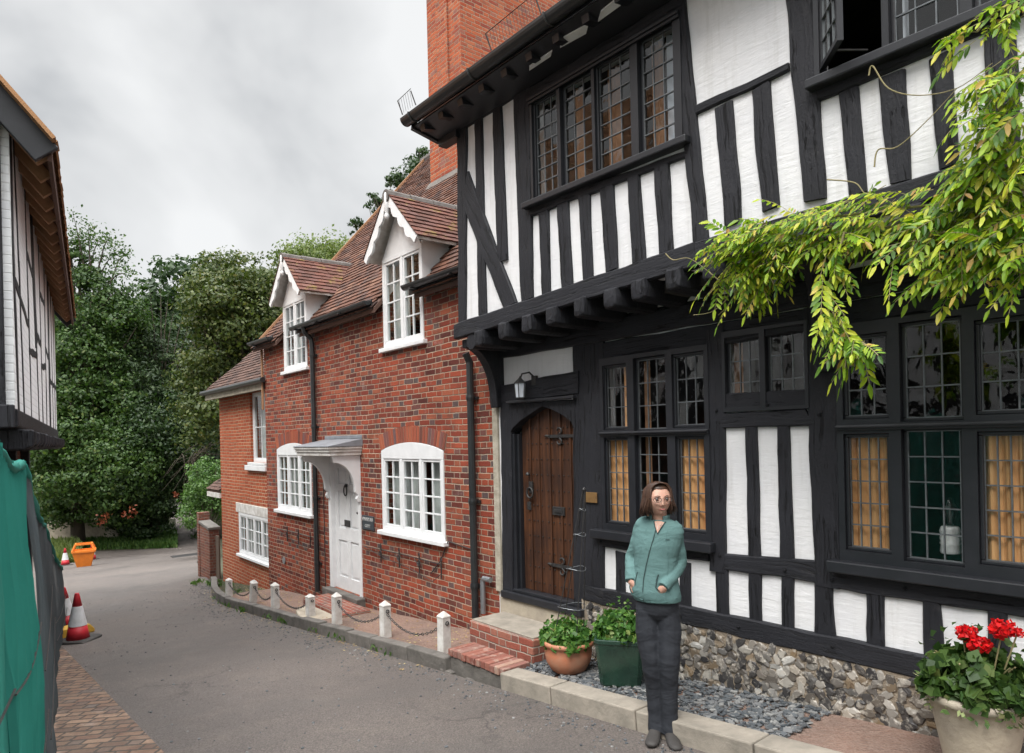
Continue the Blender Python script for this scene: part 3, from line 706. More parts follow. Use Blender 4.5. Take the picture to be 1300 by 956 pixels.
w=leaded_window(H,W2,s2[0],s2[1],s2[2],s2[3],0,[(s2[0]+.02,W2[3][1]+.03,1.2,1.99,.055,M['curtain']),(W2[5][0]-.03,s2[1]-.02,1.2,1.99,.055,M['curtain'])],label='big leaded window at the right with orange curtains and a candle lamp inside')
moulding(w,s2[0],s2[1],2.01,0)
w=leaded_window(H,UW,su[0],su[1],su[2],su[3],UP,[(UW[0][0]+.13,UW[0][1]-.02,4,4.85,UP+.10,M['sheet']),(UW[1][0],UW[1][0]+.1,4,4.85,UP+.12,M['curtain_tan']),(UW[2][0],UW[2][0]+.13,4,4.85,UP+.12,M['curtain_tan']),(UW[3][0],UW[3][0]+.09,4,4.85,UP+.12,M['curtain_tan']),(UW[3][1]-.12,UW[3][1]+.02,4,4.85,UP+.1,M['sheet'])],label='four light leaded window on the upper floor under the eaves')
moulding(w,su[0],su[1],su[3]-.02,UP,.05)
# upper right window: left casement stands open
w=leaded_window(H,VW[1:],svw[0],svw[1],svw[2],svw[3],UP,[(VW[1][0],VW[1][0]+.04,4,4.9,UP+.1,M['sheet'])],label='upper floor leaded window at the right, its left casement open')
w.data.clear_geometry()
mb=MB(); wall_cells(mb,svw[0],svw[1],svw[2],svw[3],[(l[0]-.02,l[1]+.02,l[2]-.02,l[3]+.02) for l in VW],UP-.035,UP+.06)
me=w.data; me.from_pydata(mb.v,[],mb.f); me.update()
g=MB(); le=MB(); ca=MB(); wd=VX1-VX0; hh=.80
pane_grid(g,le,.025,wd-.02,.025,hh-.02,0,3,6)
for bx in ((0,wd,0,.026),(0,wd,hh-.02,hh),(0,.026,.026,hh-.02),(wd-.022,wd,.026,hh-.02)): ca.box(bx[0],bx[1],-.016,.016,bx[2],bx[3])
c=ca.build('open_casement',M['frame'],H,loc=(VX0,UP-.035,4.06),rotz=-rad(48))
g.build('glass',M['glass'],c); le.build('leading',M['lead'],c)
mb=MB(); mb.tube([(VX0+.12,UP-.16,4.075),(VX0+.24,UP-.02,4.07)],.006); mb.build('casement_stay',M['iron'],H)
# sills
def sill(a,b,z,y,t=.075,d=.10,nm='sill'):
    m_=MB(); m_.box(a,b,y-d,y+.02,z-t,z); return m_.build(nm,M['frame'],H,bevel=.008)
sill(s1[0]-.10,s1[1]+.03,s1[2]+.0,0); sill(s2[0]-.06,s2[1]+.08,s2[2],0)
sill(su[0]-.08,su[1]+.06,su[2]+.005,UP,.05,.09); sill(svw[0]-.03,svw[1]+.05,svw[2]+.005,UP,.055,.10)
# --- upper timbers
Y=UP
vt('post',H,G,Y,(582,163),(594,153),(593,409),(584,414))
for q in [((604,139),(613,129),(619,399),(609,401)),((626,120),(637,109),(646,330),(633,333)),
    ((685,271),(698,266),(700,371),(690,375)),((708,262),(723,256),(728,361),(715,366)),((736,251),(750,244),(754,352),(741.5,357)),
    ((764,240),(780,233),(786,340),(770,347)),((798,226),(813,219),(821,329),(804,335)),((832,212),(850,204),(856,318),(838,323)),
    ((909,140),(931,128),(943,281),(922,290)),((955,118),(978,104),(991,261),(969,270)),
    ((1066,121),(1091,110),(1102,243),(1079,251)),((1116.5,102),(1149,89),(1159.5,228),(1130,235)),((1180.5,78),(1209.6,64),(1219,207),(1192,217))]:
    vt('stud',H,G,Y,*q)
vt('post',H,G,Y-.004,(652,92),(674.5,80),(677.5,378),(663,384))
vt('post',H,G,Y-.004,(849,-28),(868,-38),(900.5,303),(882,311))
vt('post',H,G,Y-.004,(993,-60),(1029,-70),(1049.5,252),(1022,257))
vt('post',H,G,Y-.004,(1250,46),(1290,30),(1296,190),(1255,200))
br=timber('brace',H,G.f(590,262,Y),G.f(596,218,Y),G.f(641.5,392,Y),G.f(657.5,384,Y),Y-.029,Y+.03)
ht('rail',H,G,Y+.003,(664,266),(880,190),(880,198),(664,280))
ht('rail',H,G,Y+.003,(883,136),(1003,81),(1004,91),(884,147))
ht('rail',H,G,Y+.003,(1022,116),(1300,3),(1300,22),(1026,136))
bb=ht('bressummer',H,G,Y-.012,(579,412),(884,308),(886,338.5),(579,431),seg=.12)
bb=ht('bressummer',H,G,Y-.011,(884.5,308),(1330,179),(1334,214),(886.5,338),seg=.12)
a=G.f(652,92,Y)[0]
timber('window_head',H,(a+.1,su[3]-.0),(a+.1,4.984),(su[1]+.02,su[3]),(su[1]+.02,4.984),Y-.03)
timber('wall_plate',H,(-.72,4.985),(-.72,5.11),(XE,4.985),(XE,5.11),Y-.034)
# --- ground floor timbers
vt('door_post',H,G,-.004,(729,440),(768,432),(768,776),(730,776))
for q in [((899.5,420),(921,412),(923,727),(902,724)),((1022,392),(1068,379),(1068,748),(1036,742))]:
    vt('post',H,G,-.004,*q)
for q in [((947.5,541),(962.5,540),(967,708),(951.5,705)),((988,540),(1003,539),(1009.5,713),(991,709)),
    ((783,699),(795,702),(795,757),(784,754)),((864,712),(877.7,715),(878,774),(864,770)),((910,718),(925,722),(927,784),(911,780)),
    ((951.5,724),(967.7,728),(968.5,791),(952.6,789)),((993.7,731),(1009.5,734),(1009,801),(994,797)),((1035.5,736),(1058.5,743),(1062,812),(1035.5,807)),
    ((1101,751),(1123,752),(1124.4,825),(1103,819)),((1172.6,759),(1195,762),(1198,841),(1174.5,834)),((1254.7,771),(1281,774),(1284,856),(1256,850))]:
    vt('stud',H,G,0,*q)
ht('rail',H,G,.003,(919,500),(1024,494),(1026,519),(919,524)); ht('rail',H,G,0,(919,524.5),(1024,519.5),(1037,541),(919,543.5))
ht('rail',H,G,.003,(919,702),(1038,711),(1038,739),(921,723))
x_=G.f(764,700)[0]
timber('rail',H,(x_,1.035),(x_,1.135),(G.f(901,700)[0],1.035),(G.f(901,700)[0],1.135),-.029)
timber('rail',H,(G.f(1060,740)[0],.985),(G.f(1060,740)[0],1.125),(XE,.985),(XE,1.125),-.029)
for k_ in range(7):
    x_s=4.28+.30*k_
    for z0_,z1_,y_ in ((.66,.99,-.026),(1.12,2.71,-.026),(3.19,4.99,UP-.026)):
        timber('stud',H,(x_s-.07,z1_),(x_s+.06,z1_),(x_s-.06,z0_),(x_s+.075,z0_),y_)
timber('sill_beam',H,(.40,.535),(.40,.675),(XE,.535),(XE,.675),-.045,seg=.12)
timber('head_beam',H,(-.72,2.80),(-.72,2.97),(XE,2.82),(XE,2.99),-.05,seg=.15)
timber('head_beam',H,(.46,2.625),(.46,2.795),(XE,2.70),(XE,2.815),-.02)
timber('door_head',H,G.f(640,512),G.f(640,490),G.f(738,500),G.f(738,470),-.045)
m_=MB(); p0=G.f(646,517,-.05); p1=G.f(731,500,-.05); m_.bar((p0[0],-.065,2.345),(p1[0],-.065,2.345),.045,.028); m_.build('hood_mould',M['frame'],H,bevel=.006)
for x,z in ((.62,1.08),(.98,1.09),(1.42,1.08),(1.80,1.10),(2.30,1.06),(2.62,1.04),(2.62,.62),(3.05,1.05),(3.36,.60),(1.95,.61),(1.45,.60),(2.2,2.18),(1.80,2.16),(2.56,2.1)):
    m_=MB(); m_.lathe([(.013,0),(.011,.012),(.001,.016)],7); o=m_.build('peg',M['timber'],H,loc=(x,-.028 if z>.7 else -.044,z)); o.rotation_euler=(PI/2,0,0)
# four-centred door arch
AR=[(-.585,2.02),(-.52,2.09),(-.40,2.16),(-.24,2.225),(-.09,2.285),(.04,2.25),(.19,2.19),(.29,2.13),(.335,2.06)]
m_=MB(); pts=[(-.70,2.02)]+AR+[(.345,2.06),(.345,2.33),(-.70,2.33)]
m_.prism(pts,-.035,.10); m_.build('door_arch',M['timber'],H,bevel=.008)
vt('door_jamb',H,G,-.012,(637,505),(650,502),(653,752),(640,752))
m_=MB(); m_.box(-.60,-.53,-.015,.12,.47,2.03); m_.box(-.53,-.50,.02,.12,.47,2.03); m_.box(.325,.345,.0,.12,.47,2.08); m_.build('door_frame',M['frame'],H,bevel=.006)
m_=MB(); m_.box(-.73,.40,-.07,.14,.385,.455); m_.box(-.60,.35,-.03,.14,.4555,.49); m_.build('door_sill',M['frame'],H,bevel=.008)
# oak door
m_=MB(); xs=[-.50,-.37,-.245,-.09,.06,.19,.325]
rd=random.Random(3)
for a,b in zip(xs,xs[1:]):
    off=rd.uniform(0,9); n0=len(m_.v)
    m_.box(a+.0025,b-.0025,.062+rd.uniform(0,.006),.10,.49,2.27)
    for k in range(n0,len(m_.v)): m_.uv[k]=(m_.v[k][0]+off, m_.v[k][2]+off)
dr=m_.build('door',M['oak'],H,bevel=.004)
m_=MB()
for a in xs[1:-1]: m_.box(a-.012,a+.012,.048,.064,.49,2.27)
m_.build('cover_strip',M['oak'],dr,bevel=.004)
# nails as a low rosette facing the street
m_=MB()
for z in [.58+.15*k for k in range(11)]:
    for a in xs[1:-1]:
        for sx in (-.035,.035): m_.box(a+sx-.006,a+sx+.006,.052,.062,z-.006,z+.006)
m_.build('stud_nails',M['iron'],dr,bevel=.003)['kind']='stuff'
for z in (2.0,.78):
    m_=MB(); m_.bar((-.08,.048,z),(.34,.048,z),.012,.03); m_.tube([(-.08,.046,z),(-.12,.046,z+.006),(-.15,.046,z)],[.014,.012,.003],6)
    for sg in (-1,1):
        m_.tube([(.06+.03*math.cos(t),.044,z+sg*(.05+.028*math.sin(t))) for t in [k*.7-1.6 for k in range(8)]],[.009]*7+[.004],6)
    m_.build('strap_hinge',M['iron'],dr)
m_=MB(); m_.box(-.06,.10,.046,.06,1.255,1.335); m_.box(-.035,.075,.040,.0465,1.28,1.31); m_.build('letter_plate',M['iron'],dr,bevel=.004)
m_=MB(); m_.tube([(-.36+.042*math.cos(t),.03,1.45+.05*math.sin(t)) for t in [k*2*PI/16 for k in range(17)]],.010,8); m_.box(-.385,-.335,.04,.06,1.45,1.56); m_.build('ring_handle',M['iron'],dr,bevel=.004)
m_=MB(); m_.box(-.41,-.36,.035,.06,1.28,1.36); m_.lathe([(.02,0),(.022,.012),(.012,.03),(.001,.034)],12,(-.385,.03,1.62)); m_.build('lock',M['iron'],dr,bevel=.004)
# --- jetty joists, brackets, soffit
def bress_bot(x): return 2.975+(x+.74)*.157/2.71 if x<1.97 else 3.132+(x-1.97)*.01
m_=MB()
for a,b in ((-.72,.6),(.6,1.3),(1.3,2.0),(2.0,XE)):
    m_.poly([(a,UP+.01,bress_bot(a)+.035),(b,UP+.01,bress_bot(min(b,1.97))+.035),(b,.01,bress_bot(min(b,1.97))+.035),(a,.01,bress_bot(a)+.035)])
m_.box(-.70,XE,-.02,-.001,2.985,3.25); m_.build('soffit',M['frame'],H)
for x in [.10,.42,.73,1.06,1.36,1.65,1.95,2.25,2.55,2.85,3.15]:
    z_=3.0; m_=MB(); m_.prism([(x-.085,z_),(x+.075,z_),(x+.06,z_+.05),(x-.03,z_+.055)],-.028,-.0205); m_.build('infill_panel',M['plaster'],H)
for x in [-.42,-.06,.264,.57,.896,1.219,1.49,1.796,2.1,2.4,2.7,3.0,3.3,3.6,3.9,4.2]:
    zt=bress_bot(x)+.02; h=.15; w=.125+U_(-.012,.012); m_=MB(); R=[]; 
    for k,(yy,sc,dz) in enumerate([(UP-.075,.55,0.01),(UP-.068,.88,0),(UP-.04,1,0),(UP+.2,1.02,0),(.02,1,0)]):
        R.append([(x+sx*w/2*sc+U_(-.004,.004),yy+U_(-.004,.004),zt-h/2+sz*h/2*sc+dz+U_(-.004,.004)) for sx,sz in ((-1,-1),(-.3,-1.1),(.4,-1.08),(1,-.9),(1.1,0),(1,1),(-1,1),(-1.08,.2))])
    m_.rings(R); m_.build('joist',M['timber'],H,bevel=.008)
def bracket(x0,x1,z0,zt,nm='bracket',reach=None):
    reach=UP+.02 if reach is None else reach
    outer=[(0,z0)]; n=12
    inner=[]
    for k in range(n+1):
        t=k/n; a=t*PI/2
        inner.append((reach*(1-math.cos(a)*1.)-.02*0, z0+(zt-z0)*.86*math.sin(a)))
    # arc from wall foot out to the jetty
    P=[(0.02,z0-.05),(-.09,z0-.06),(-.10,z0+.02)]+[(-.10+(reach+.10)*(1-math.cos(k/n*PI/2)),z0+.02+(zt-.10-z0)*math.sin(k/n*PI/2)) for k in range(1,n+1)]+[(reach,zt),(0.02,zt)]
    m_=MB(); N=len(P); m_.add([(x0,p[0],p[1]) for p in P]+[(x1,p[0],p[1]) for p in P],[tuple(range(N-1,-1,-1)),tuple(range(N,2*N))]+[(i,(i+1)%N,(i+1)%N+N,i+N) for i in range(N)])
    return m_.build(nm,M['timber'],H,bevel=.008)
bracket(-.80,-.68,2.36,2.97); bracket(2.56,2.66,2.43,3.28)
m_=MB(); m_.tube([(-.58,UP-.03,2.925),(-.58,0.02,2.93)],.075,10); m_.build('joist',M['timber'],H)
# white plaster slivers between the rafter feet, on the slope of the soffit
def sof(px,py):
    r=ray(px,py); z=4.985
    for _ in range(6):
        t=(z-ZC)/r[2]; X,Y_=t-0*t,0
        X,Y_=t*r[0]-G.o[0],t-G.o[1]; x=X*G.e[0]+Y_*G.e[1]; y=X*G.i[0]+Y_*G.i[1]
        z=4.979+(min(max(-y-.485,0),.32)/.315)*.06
    return (x,y,z)
for tl,tr,brr,bl in (((672,84),(701,64),(699,71),(672,89)),((714,48),(747,30),(744,42),(711,60)),((763,14),(780,0),(788,6),(759,27))):
    q=[sof(*p) for p in (bl,brr,tr,tl)]
    m_=MB(); m_.add([(p[0],p[1],p[2]-.006) for p in q]+[(p[0],p[1],p[2]+.02) for p in q],[(3,2,1,0),(4,5,6,7),(0,1,5,4),(1,2,6,5),(2,3,7,6),(3,0,4,7)]); m_.build('infill_panel',M['plaster'],H)
# --- roof, eaves, gutter
ta=math.tan(rad(38)); EV=-.80; m_=MB()
m_.add([(-1.02,EV,5.13),(XE+.2,EV,5.13),(XE+.2,2.8,5.13+(2.8-EV)*ta),(-1.02,2.8,5.13+(2.8-EV)*ta),(XE+.2,6.4,5.13),(-1.02,6.4,5.13),
        (-1.02,EV,5.07),(XE+.2,EV,5.07),(XE+.2,2.8,5.05+(2.8-EV)*ta),(-1.02,2.8,5.05+(2.8-EV)*ta),(XE+.2,6.4,5.07),(-1.02,6.4,5.07)],
       [(0,1,2,3),(3,2,4,5),(7,6,9,8),(8,9,11,10),(1,0,6,7),(0,3,9,6),(3,5,11,9),(2,1,7,8),(4,2,8,10)])
rf=m_.build('roof',M['frame'],H)
m_=MB(); up=Vector((0,math.cos(rad(38)),math.sin(rad(38)))); nr=Vector((0,-math.sin(rad(38)),math.cos(rad(38))))
tile_field(m_,(-1.04,EV-.03,5.12),(1,0,0),up,nr,7.4,4.7,g=.12)
m_.build('roof_tiles',M['tile_dark'],rf,uv=False)
m_=MB()
for k in range(24):
    x=-.9+k*.31; m_.bar((x,EV+.03,5.03),(x,UP+.1,5.03+(UP+.1-EV)*ta*.25),.07,.09)
m_.add([(-1.0,EV,5.045),(XE,EV,5.045),(XE,UP-.035,4.985),(-1.0,UP-.035,4.985),(-1.0,EV,5.06),(XE,EV,5.06),(XE,UP-.035,5.0),(-1.0,UP-.035,5.0)],[(3,2,1,0),(4,5,6,7),(0,1,5,4),(3,0,4,7)])
m_.build('rafter_feet',M['frame'],H)
m_=MB(); prof=[(-.065+.065*(1-math.cos(a)) if 0 else .065*math.cos(a), .065*math.sin(a)) for a in [PI+k*PI/10 for k in range(11)]]
n=len(prof); x0,x1=-1.06,XE
vs=[(x0,EV-.055+p[0],5.115+p[1]) for p in prof]+[(x1,EV-.055+p[0],5.165+p[1]) for p in prof]
m_.add(vs,[(k,k+1,n+k+1,n+k) for k in range(n-1)]+[tuple(range(n))])
for k in range(8): 
    x=-.9+k*.95; m_.tube([(x,EV-.055+.071*math.cos(a),5.117+.007*k+.071*math.sin(a)) for a in [PI+j*PI/10 for j in range(11)]],.009,5)
gt=m_.build('gutter',M['gutter'],H,smooth=False)
so=gt.modifiers.new('s','SOLIDIFY'); so.thickness=.006
m_=MB(); m_.bar((-1.03,EV,5.07),(-1.03,UP+.02,5.0),.05,.085); m_.bar((-1.0,UP-.02,4.97),(-.70,UP-.02,4.97),.10,.10)
m_.build('verge_board',M['frame'],H,bevel=.006)
for xa,xb in ((-1.04,-.80),(.35,.95)):
    m_=MB()
    for k in range(2):
        x=(xa,xb)[k]; m_.tube([(x,EV-.10,5.15),(x-.02,EV-.14,5.28)],.006,5)
    m_.tube([(xa-.02,EV-.14,5.28),(xb-.02,EV-.14,5.30)],.004,4)
    nn=int((xb-xa)/.035)
    for k in range(nn): m_.tube([(xa+(xb-xa)*k/nn,EV-.11,5.15),(xa+(xb-xa)*(k+.5)/nn-.02,EV-.14,5.285)],.002,3)
    m_.build('wire_guard',M['iron'],gt)
# --- flint plinth
m_=MB(); m_.box(.38,XE,-.035,.16,-.1,.545); pl=m_.build('plinth',M['mortar'],H)
m_=MB(); bm_=None
import bmesh
ico=bmesh.new(); bmesh.ops.create_icosphere(ico,subdivisions=2,radius=1); IV=[v.co.copy() for v in ico.verts]; IF=[tuple(v.index for v in f.verts) for f in ico.faces]; ico.free()
def stone(mb_,c,r,ry,flat=.5):
    o_=Vector((U_(0,50),U_(0,50),U_(0,50))); a=U_(0,6); ca,sa=math.cos(a),math.sin(a); vs=[]
    for v in IV:
        k=1+.75*noise.noise(v*1.1+o_)+.25*noise.noise(v*2.9+o_)
        p=Vector((v.x*r[0],v.y*ry,v.z*r[1]))*k
        p.y=max(p.y,-ry*flat)                # knapped face
        vs.append((c[0]+p.x*ca-p.z*sa, c[1]+p.y, c[2]+p.x*sa+p.z*ca))
    mb_.add(vs,IF)
z=-.02; row=0
while z<.54:
    x=.42+U_(0,.04)
    while x<4.3:
        w=U_(.028,.058); x+=w
        stone(m_,(x,-.036,z+U_(-.012,.012)),(w*.92,U_(.022,.038)),U_(.016,.028),U_(.2,.8)); x+=w*.72
    z+=.052; row+=1
m_.build('flintwork',M['flint'],pl,uv=False)
m_=MB(); m_.box(-.86,-.775,-.028,.02,.42,2.72); 
m_.build('render_strip',M['cream'],H,bevel=.006)
# threshold stone
m_=MB(); m_.box(-.775,.40,-.045,.15,.20,.383); m_.build('threshold_stone',M['stone'],H,bevel=.01)
# --- things fixed on or standing in the house
def rel(name,P,x,y,z,label,cat,group=None):
    return tag(empty(name,P.w(x,y,z),P.rot),label,cat,group)
t=rel('wall_lantern',G,-.27,-.05,2.52,'small black glazed lantern on the beam above the oak door','lantern')
m_=MB(); m_.lathe([(.03,0),(.032,.01),(.02,.018)],12,(.09,.02,.03)); m_.tube([(.09,.02,.04),(.09,-.05,.09),(.03,-.09,.08),(0,-.09,.03)],.009,6); m_.box(.06,.12,.0,.03,-.03,.06); m_.build('arm',M['iron'],t)
m_=MB(); m_.lathe([(.062,0),(.055,.012),(.02,.045),(.008,.06),(.001,.075)],6,(0,-.09,-.01)); m_.lathe([(.045,0),(.05,.012)],6,(0,-.09,-.155))
for k in range(6):
    a=k*PI/3; m_.tube([(.046*math.cos(a),-.09+.046*math.sin(a),-.15),(.058*math.cos(a),-.09+.058*math.sin(a),-.005)],.004,4)
m_.build('lantern_frame',M['iron'],t)
m_=MB(); m_.lathe([(.042,-.145),(.053,-.01)],6,(0,-.09,0)); m_.build('glass',M['sheet'],t)
t=rel('door_plaque',G,.53,-.046,1.458,'small blank brass plaque on the black post right of the oak door','plaque')
m_=MB(); m_.box(-.075,.075,-.003,.004,-.045,.045); m_.build('plate',M['brass'],t,bevel=.002)
m_=MB(); [m_.lathe([(.006,0),(.004,.004)],8,(sx*.065,-.003,-.002)) for sx in (-1,1)]; m_.build('screw',M['iron'],t)
t=rel('candle_lamp',G,3.22,.20,1.25,'white ribbed lamp standing inside the right-hand leaded window','lamp')
m_=MB(); m_.lathe([(.05,0),(.055,.01),(.05,.05),(.056,.06),(.05,.07),(.056,.09),(.05,.11),(.056,.13),(.05,.15),(.045,.16)],20); m_.build('base',M['white'],t,smooth=True)
m_=MB(); m_.lathe([(.02,.16),(.02,.19),(.05,.23),(.055,.27),(.03,.30),(.03,.33)],16); m_.build('glass_chimney',M['glass2'],t,smooth=True)

# ================================================================== BRICK COTTAGE
K=empty('brick_cottage',B.w(0,0,0),B.rot)
tag(K,'old red brick cottage with two white gabled dormers, a white door and a tall chimney','house')
TP=math.tan(rad(49)); RZ=3.86
WR=(-2.17,-.69,.83,1.97); WL=(-5.96,-4.48,.85,1.99)
DRr=(-3.84,-2.80,-.17,1.77)
DM=[(-2.03,-1.05,3.18,4.32),(-5.52,-4.54,3.19,4.33)]
mb=MB(); wall_cells(mb,-6.52,.28,-1.5,3.86,[WR,WL,DRr]+[(d[0],d[1],d[2],4.) for d in DM],0,.24)
mb.box(-6.52,-6.28,.24,7.2,-1.6,3.86)
mb.add([(-6.52,0,3.86),(-6.52,7.2,3.86),(-6.52,3.6,3.80+3.6*TP),(-6.30,0,3.86),(-6.30,7.2,3.86),(-6.30,3.6,3.80+3.6*TP)],[(2,1,0),(3,4,5),(0,3,5,2),(1,2,5,4)])
mb.box(.04,.28,.24,7.2,-.6,4.2); mb.box(-6.28,.04,6.96,7.2,-1.6,3.86)
mb.build('wall',M['brick'],K)
m_=MB(); m_.box(-6.27,.03,.245,6.9,3.0,3.06); m_.box(-6.27,.03,.245,6.9,-.3,-.25); m_.box(-6.27,.03,2.5,2.6,-.2,3); m_.build('interior',M['dark'],K)
# quoins: light worn bricks at the left arris
def casement(parent, x0,x1,z0,zs,zc, nl, nx, nz, y=.0, label=None, arch=True, name='window', sillw=.07, cur=M['net']):
    """white window with nl lights of nx by nz panes; zs springing, zc crown"""
    m_=MB(); fr=.055; mul=.05
    N=12
    if arch:
        top=[(x0+(x1-x0)*k/N, zs+(zc-zs)*math.sin(PI*k/N)**.8) for k in range(N+1)]
        m_.prism([(x0,zs-.10)]+top[::1]+[(x1,zs-.10)],y-.015,y+.06)
        zt=zs-.10
    else:
        m_.box(x0,x1,y-.015,y+.06,zs-fr,zs); zt=zs-fr
    m_.box(x0,x0+fr,y-.015,y+.06,z0,zt); m_.box(x1-fr,x1,y-.015,y+.06,z0,zt); m_.box(x0+fr,x1-fr,y-.015,y+.06,z0,z0+fr)
    iw=(x1-x0-2*fr-(nl-1)*mul)/nl
    SG=[]
    for i in range(nl):
        g=MB(); sash=MB(); SG.append((g,sash))
        a=x0+fr+i*(iw+mul); b=a+iw
        if i<nl-1: m_.box(b,b+mul,y-.014,y+.06,z0+fr,zt)
        r=.032
        for bx in ((a,b,z0+fr,z0+fr+r),(a,b,zt-r,zt),(a,a+r,z0+fr+r,zt-r),(b-r,b,z0+fr+r,zt-r)): sash.box(bx[0]+.001,bx[1]-.001,y-.004,y+.035,bx[2]+.001,bx[3]-.001)
        pane_grid(g,None,a+r,b-r,z0+fr+r,zt-r,y+.018,nx,nz,tilt=.006)
        for k in range(1,nx): xx=a+r+(b-a-2*r)*k/nx; sash.box(xx-.009,xx+.009,y+.004,y+.03,z0+fr+r,zt-r)
        for k in range(1,nz): zz=z0+fr+r+(zt-z0-fr-2*r)*k/nz; sash.box(a+r,b-r,y+.0055,y+.0285,zz-.009,zz+.009)
    w=m_.build(name,M['white'],parent,bevel=.005)
    if label: w['label']=label
    for g,sash in SG: sash.build('sash',M['white'],w,bevel=.003); g.build('glass',M['glass2'],w)
    m_=MB(); m_.box(x0-.06,x1+.06,y-sillw,y+.02,z0-.055,z0-.001); m_.build('sill',M['white'],w,bevel=.008)
    if cur:
        curtain('curtain',w,x0+.03,x0+(x1-x0)*.42,z0,zt,y+.16,cur,.012,.06); curtain('curtain',w,x0+(x1-x0)*.62,x1-.03,z0,zt,y+.16,cur,.012,.06)
    return w
casement(K,WR[0]+.004,WR[1]-.004,WR[2],1.86,1.965,3,2,4,label='white arched window of three lights right of the cottage door')
casement(K,WL[0]+.004,WL[1]-.004,WL[2],1.88,1.985,3,2,4,label='white arched window of three lights left of the canopied door')
def voussoirs(x0,x1,zs,zc,h=.20,n=25):
    m_=MB(); xc=(x0+x1)/2
    for k in range(n):
        t0,t1=k/n,(k+1)/n
        def P(t,o):
            x=x0-.02+(x1-x0+.04)*t; z=zs+(zc-zs)*max(0,math.sin(PI*t))**.8; a=(t-.5)*.62
            return (x+math.sin(a)*o, z+math.cos(a)*o)
        g=.10/n
        q=[P(t0+g,.003),P(t1-g,.003),P(t1-g,h+U_(-.006,.006)),P(t0+g,h+U_(-.006,.006))]
        m_.prism(q,-.008+U_(-.002,.002),.05)
    o=m_.build('brick_arch',M['arch'],K,uv=False)
    m_=MB(); top=[(x0-.02+(x1-x0+.04)*k/12, zs+(zc-zs)*max(0,math.sin(PI*k/12))**.8) for k in range(13)]
    out=[(x0-.02+(x1-x0+.04)*k/12+math.sin((k/12-.5)*.62)*h, zs+(zc-zs)*max(0,math.sin(PI*k/12))**.8+math.cos((k/12-.5)*.62)*h-.004) for k in range(13)]
    m_.prism(top+out[::-1],-.003,.05); m_.build('arch_mortar',M['mortar'],K)
M['arch']=island_mat('gauged_bricks',[(0,(.16,.06,.045)),(.3,(.36,.09,.05)),(.6,(.42,.12,.06)),(.85,(.30,.07,.04)),(1,(.13,.10,.11))],.85,.5,60)
voussoirs(WR[0],WR[1],1.86,1.965); voussoirs(WL[0],WL[1],1.88,1.985)
# --- front door
d0,d1,dz0,dz1=DRr
m_=MB(); m_.box(d0,d0+.10,-.02,.14,dz0,dz1); m_.box(d1-.07,d1,-.02,.14,dz0,dz1); m_.box(d0+.10,d1-.07,-.02,.14,dz1-.07,dz1); m_.build('door_frame',M['white'],K,bevel=.006)
a,b,c,d=d0+.10,d1-.07,dz0,dz1-.07; m_=MB()
xm=(a+b)/2; panels=[(a+.10,xm-.05,c+.18,c+.72),(xm+.05,b-.10,c+.18,c+.72),(a+.10,xm-.05,c+.90,c+1.44),(xm+.05,b-.10,c+.90,c+1.44),(a+.10,xm-.05,c+1.54,d-.1),(xm+.05,b-.10,c+1.54,d-.1)]
wall_cells(m_,a,b,c,d,panels,.045,.085); dd=m_.build('door',M['white'],K,bevel=.004)
m_=MB()
for p in panels: m_.box(p[0]+.001,p[1]-.001,.066,.084,p[2]+.001,p[3]-.001); m_.box(p[0]+.035,p[1]-.035,.054,.0655,p[2]+.035,p[3]-.035)
m_.build('door_panel',M['white'],dd,bevel=.008)
m_=MB(); m_.box(xm-.12,xm+.06,.036,.046,.80-.04,.80+.055); m_.build('letter_plate',M['iron'],dd,bevel=.003)
m_=MB(); zk=1.28; m_.tube([(xm-.03+.05*math.cos(t),.02,zk+.07*math.sin(t)) for t in [k*2*PI/14 for k in range(15)]],.010,6); m_.lathe([(.02,-.02),(.03,0),(.02,.02)],8,(xm-.03,.03,zk+.07)); m_.box(xm-.06,xm+.0,.03,.046,zk+.06,zk+.1); m_.build('knocker',M['iron'],dd)
m_=MB(); m_.box(b-.035,b-.005,.02,.05,.93,1.07); m_.tube([(b-.05,.01,.98),(b-.05,-.01,1.0)],.014,8); m_.build('handle',M['iron'],dd,bevel=.003)
# --- canopy
CX0,CX1,CP=-3.93,-2.72,.50
m_=MB(); zb=1.80
m_.box(CX0+.03,CX1-.03,-CP+.03,-.001,zb,zb+.05); m_.box(CX0+.015,CX1-.015,-CP+.015,-.001,zb+.0505,zb+.09); m_.box(CX0,CX1,-CP,-.001,zb+.0905,zb+.125)
cn=m_.build('canopy',M['white_old'],K,bevel=.008)
m_=MB(); m_.add([(CX0-.01,-CP-.01,zb+.1255),(CX1+.01,-CP-.01,zb+.1255),(CX1+.01,0,zb+.1255),(CX0-.01,0,zb+.1255),(CX0-.01,-CP-.01,zb+.137),(CX1+.01,-CP-.01,zb+.137),(CX1+.01,-.002,zb+.23),(CX0-.01,-.002,zb+.23)],[(3,2,1,0),(4,5,6,7),(0,1,5,4),(1,2,6,5),(3,0,4,7)])
m_.box(CX0-.01,CX1+.01,-.012,.0,zb+.231,zb+.28); m_.build('lead_roof',M['leadsheet'],cn,bevel=.006)
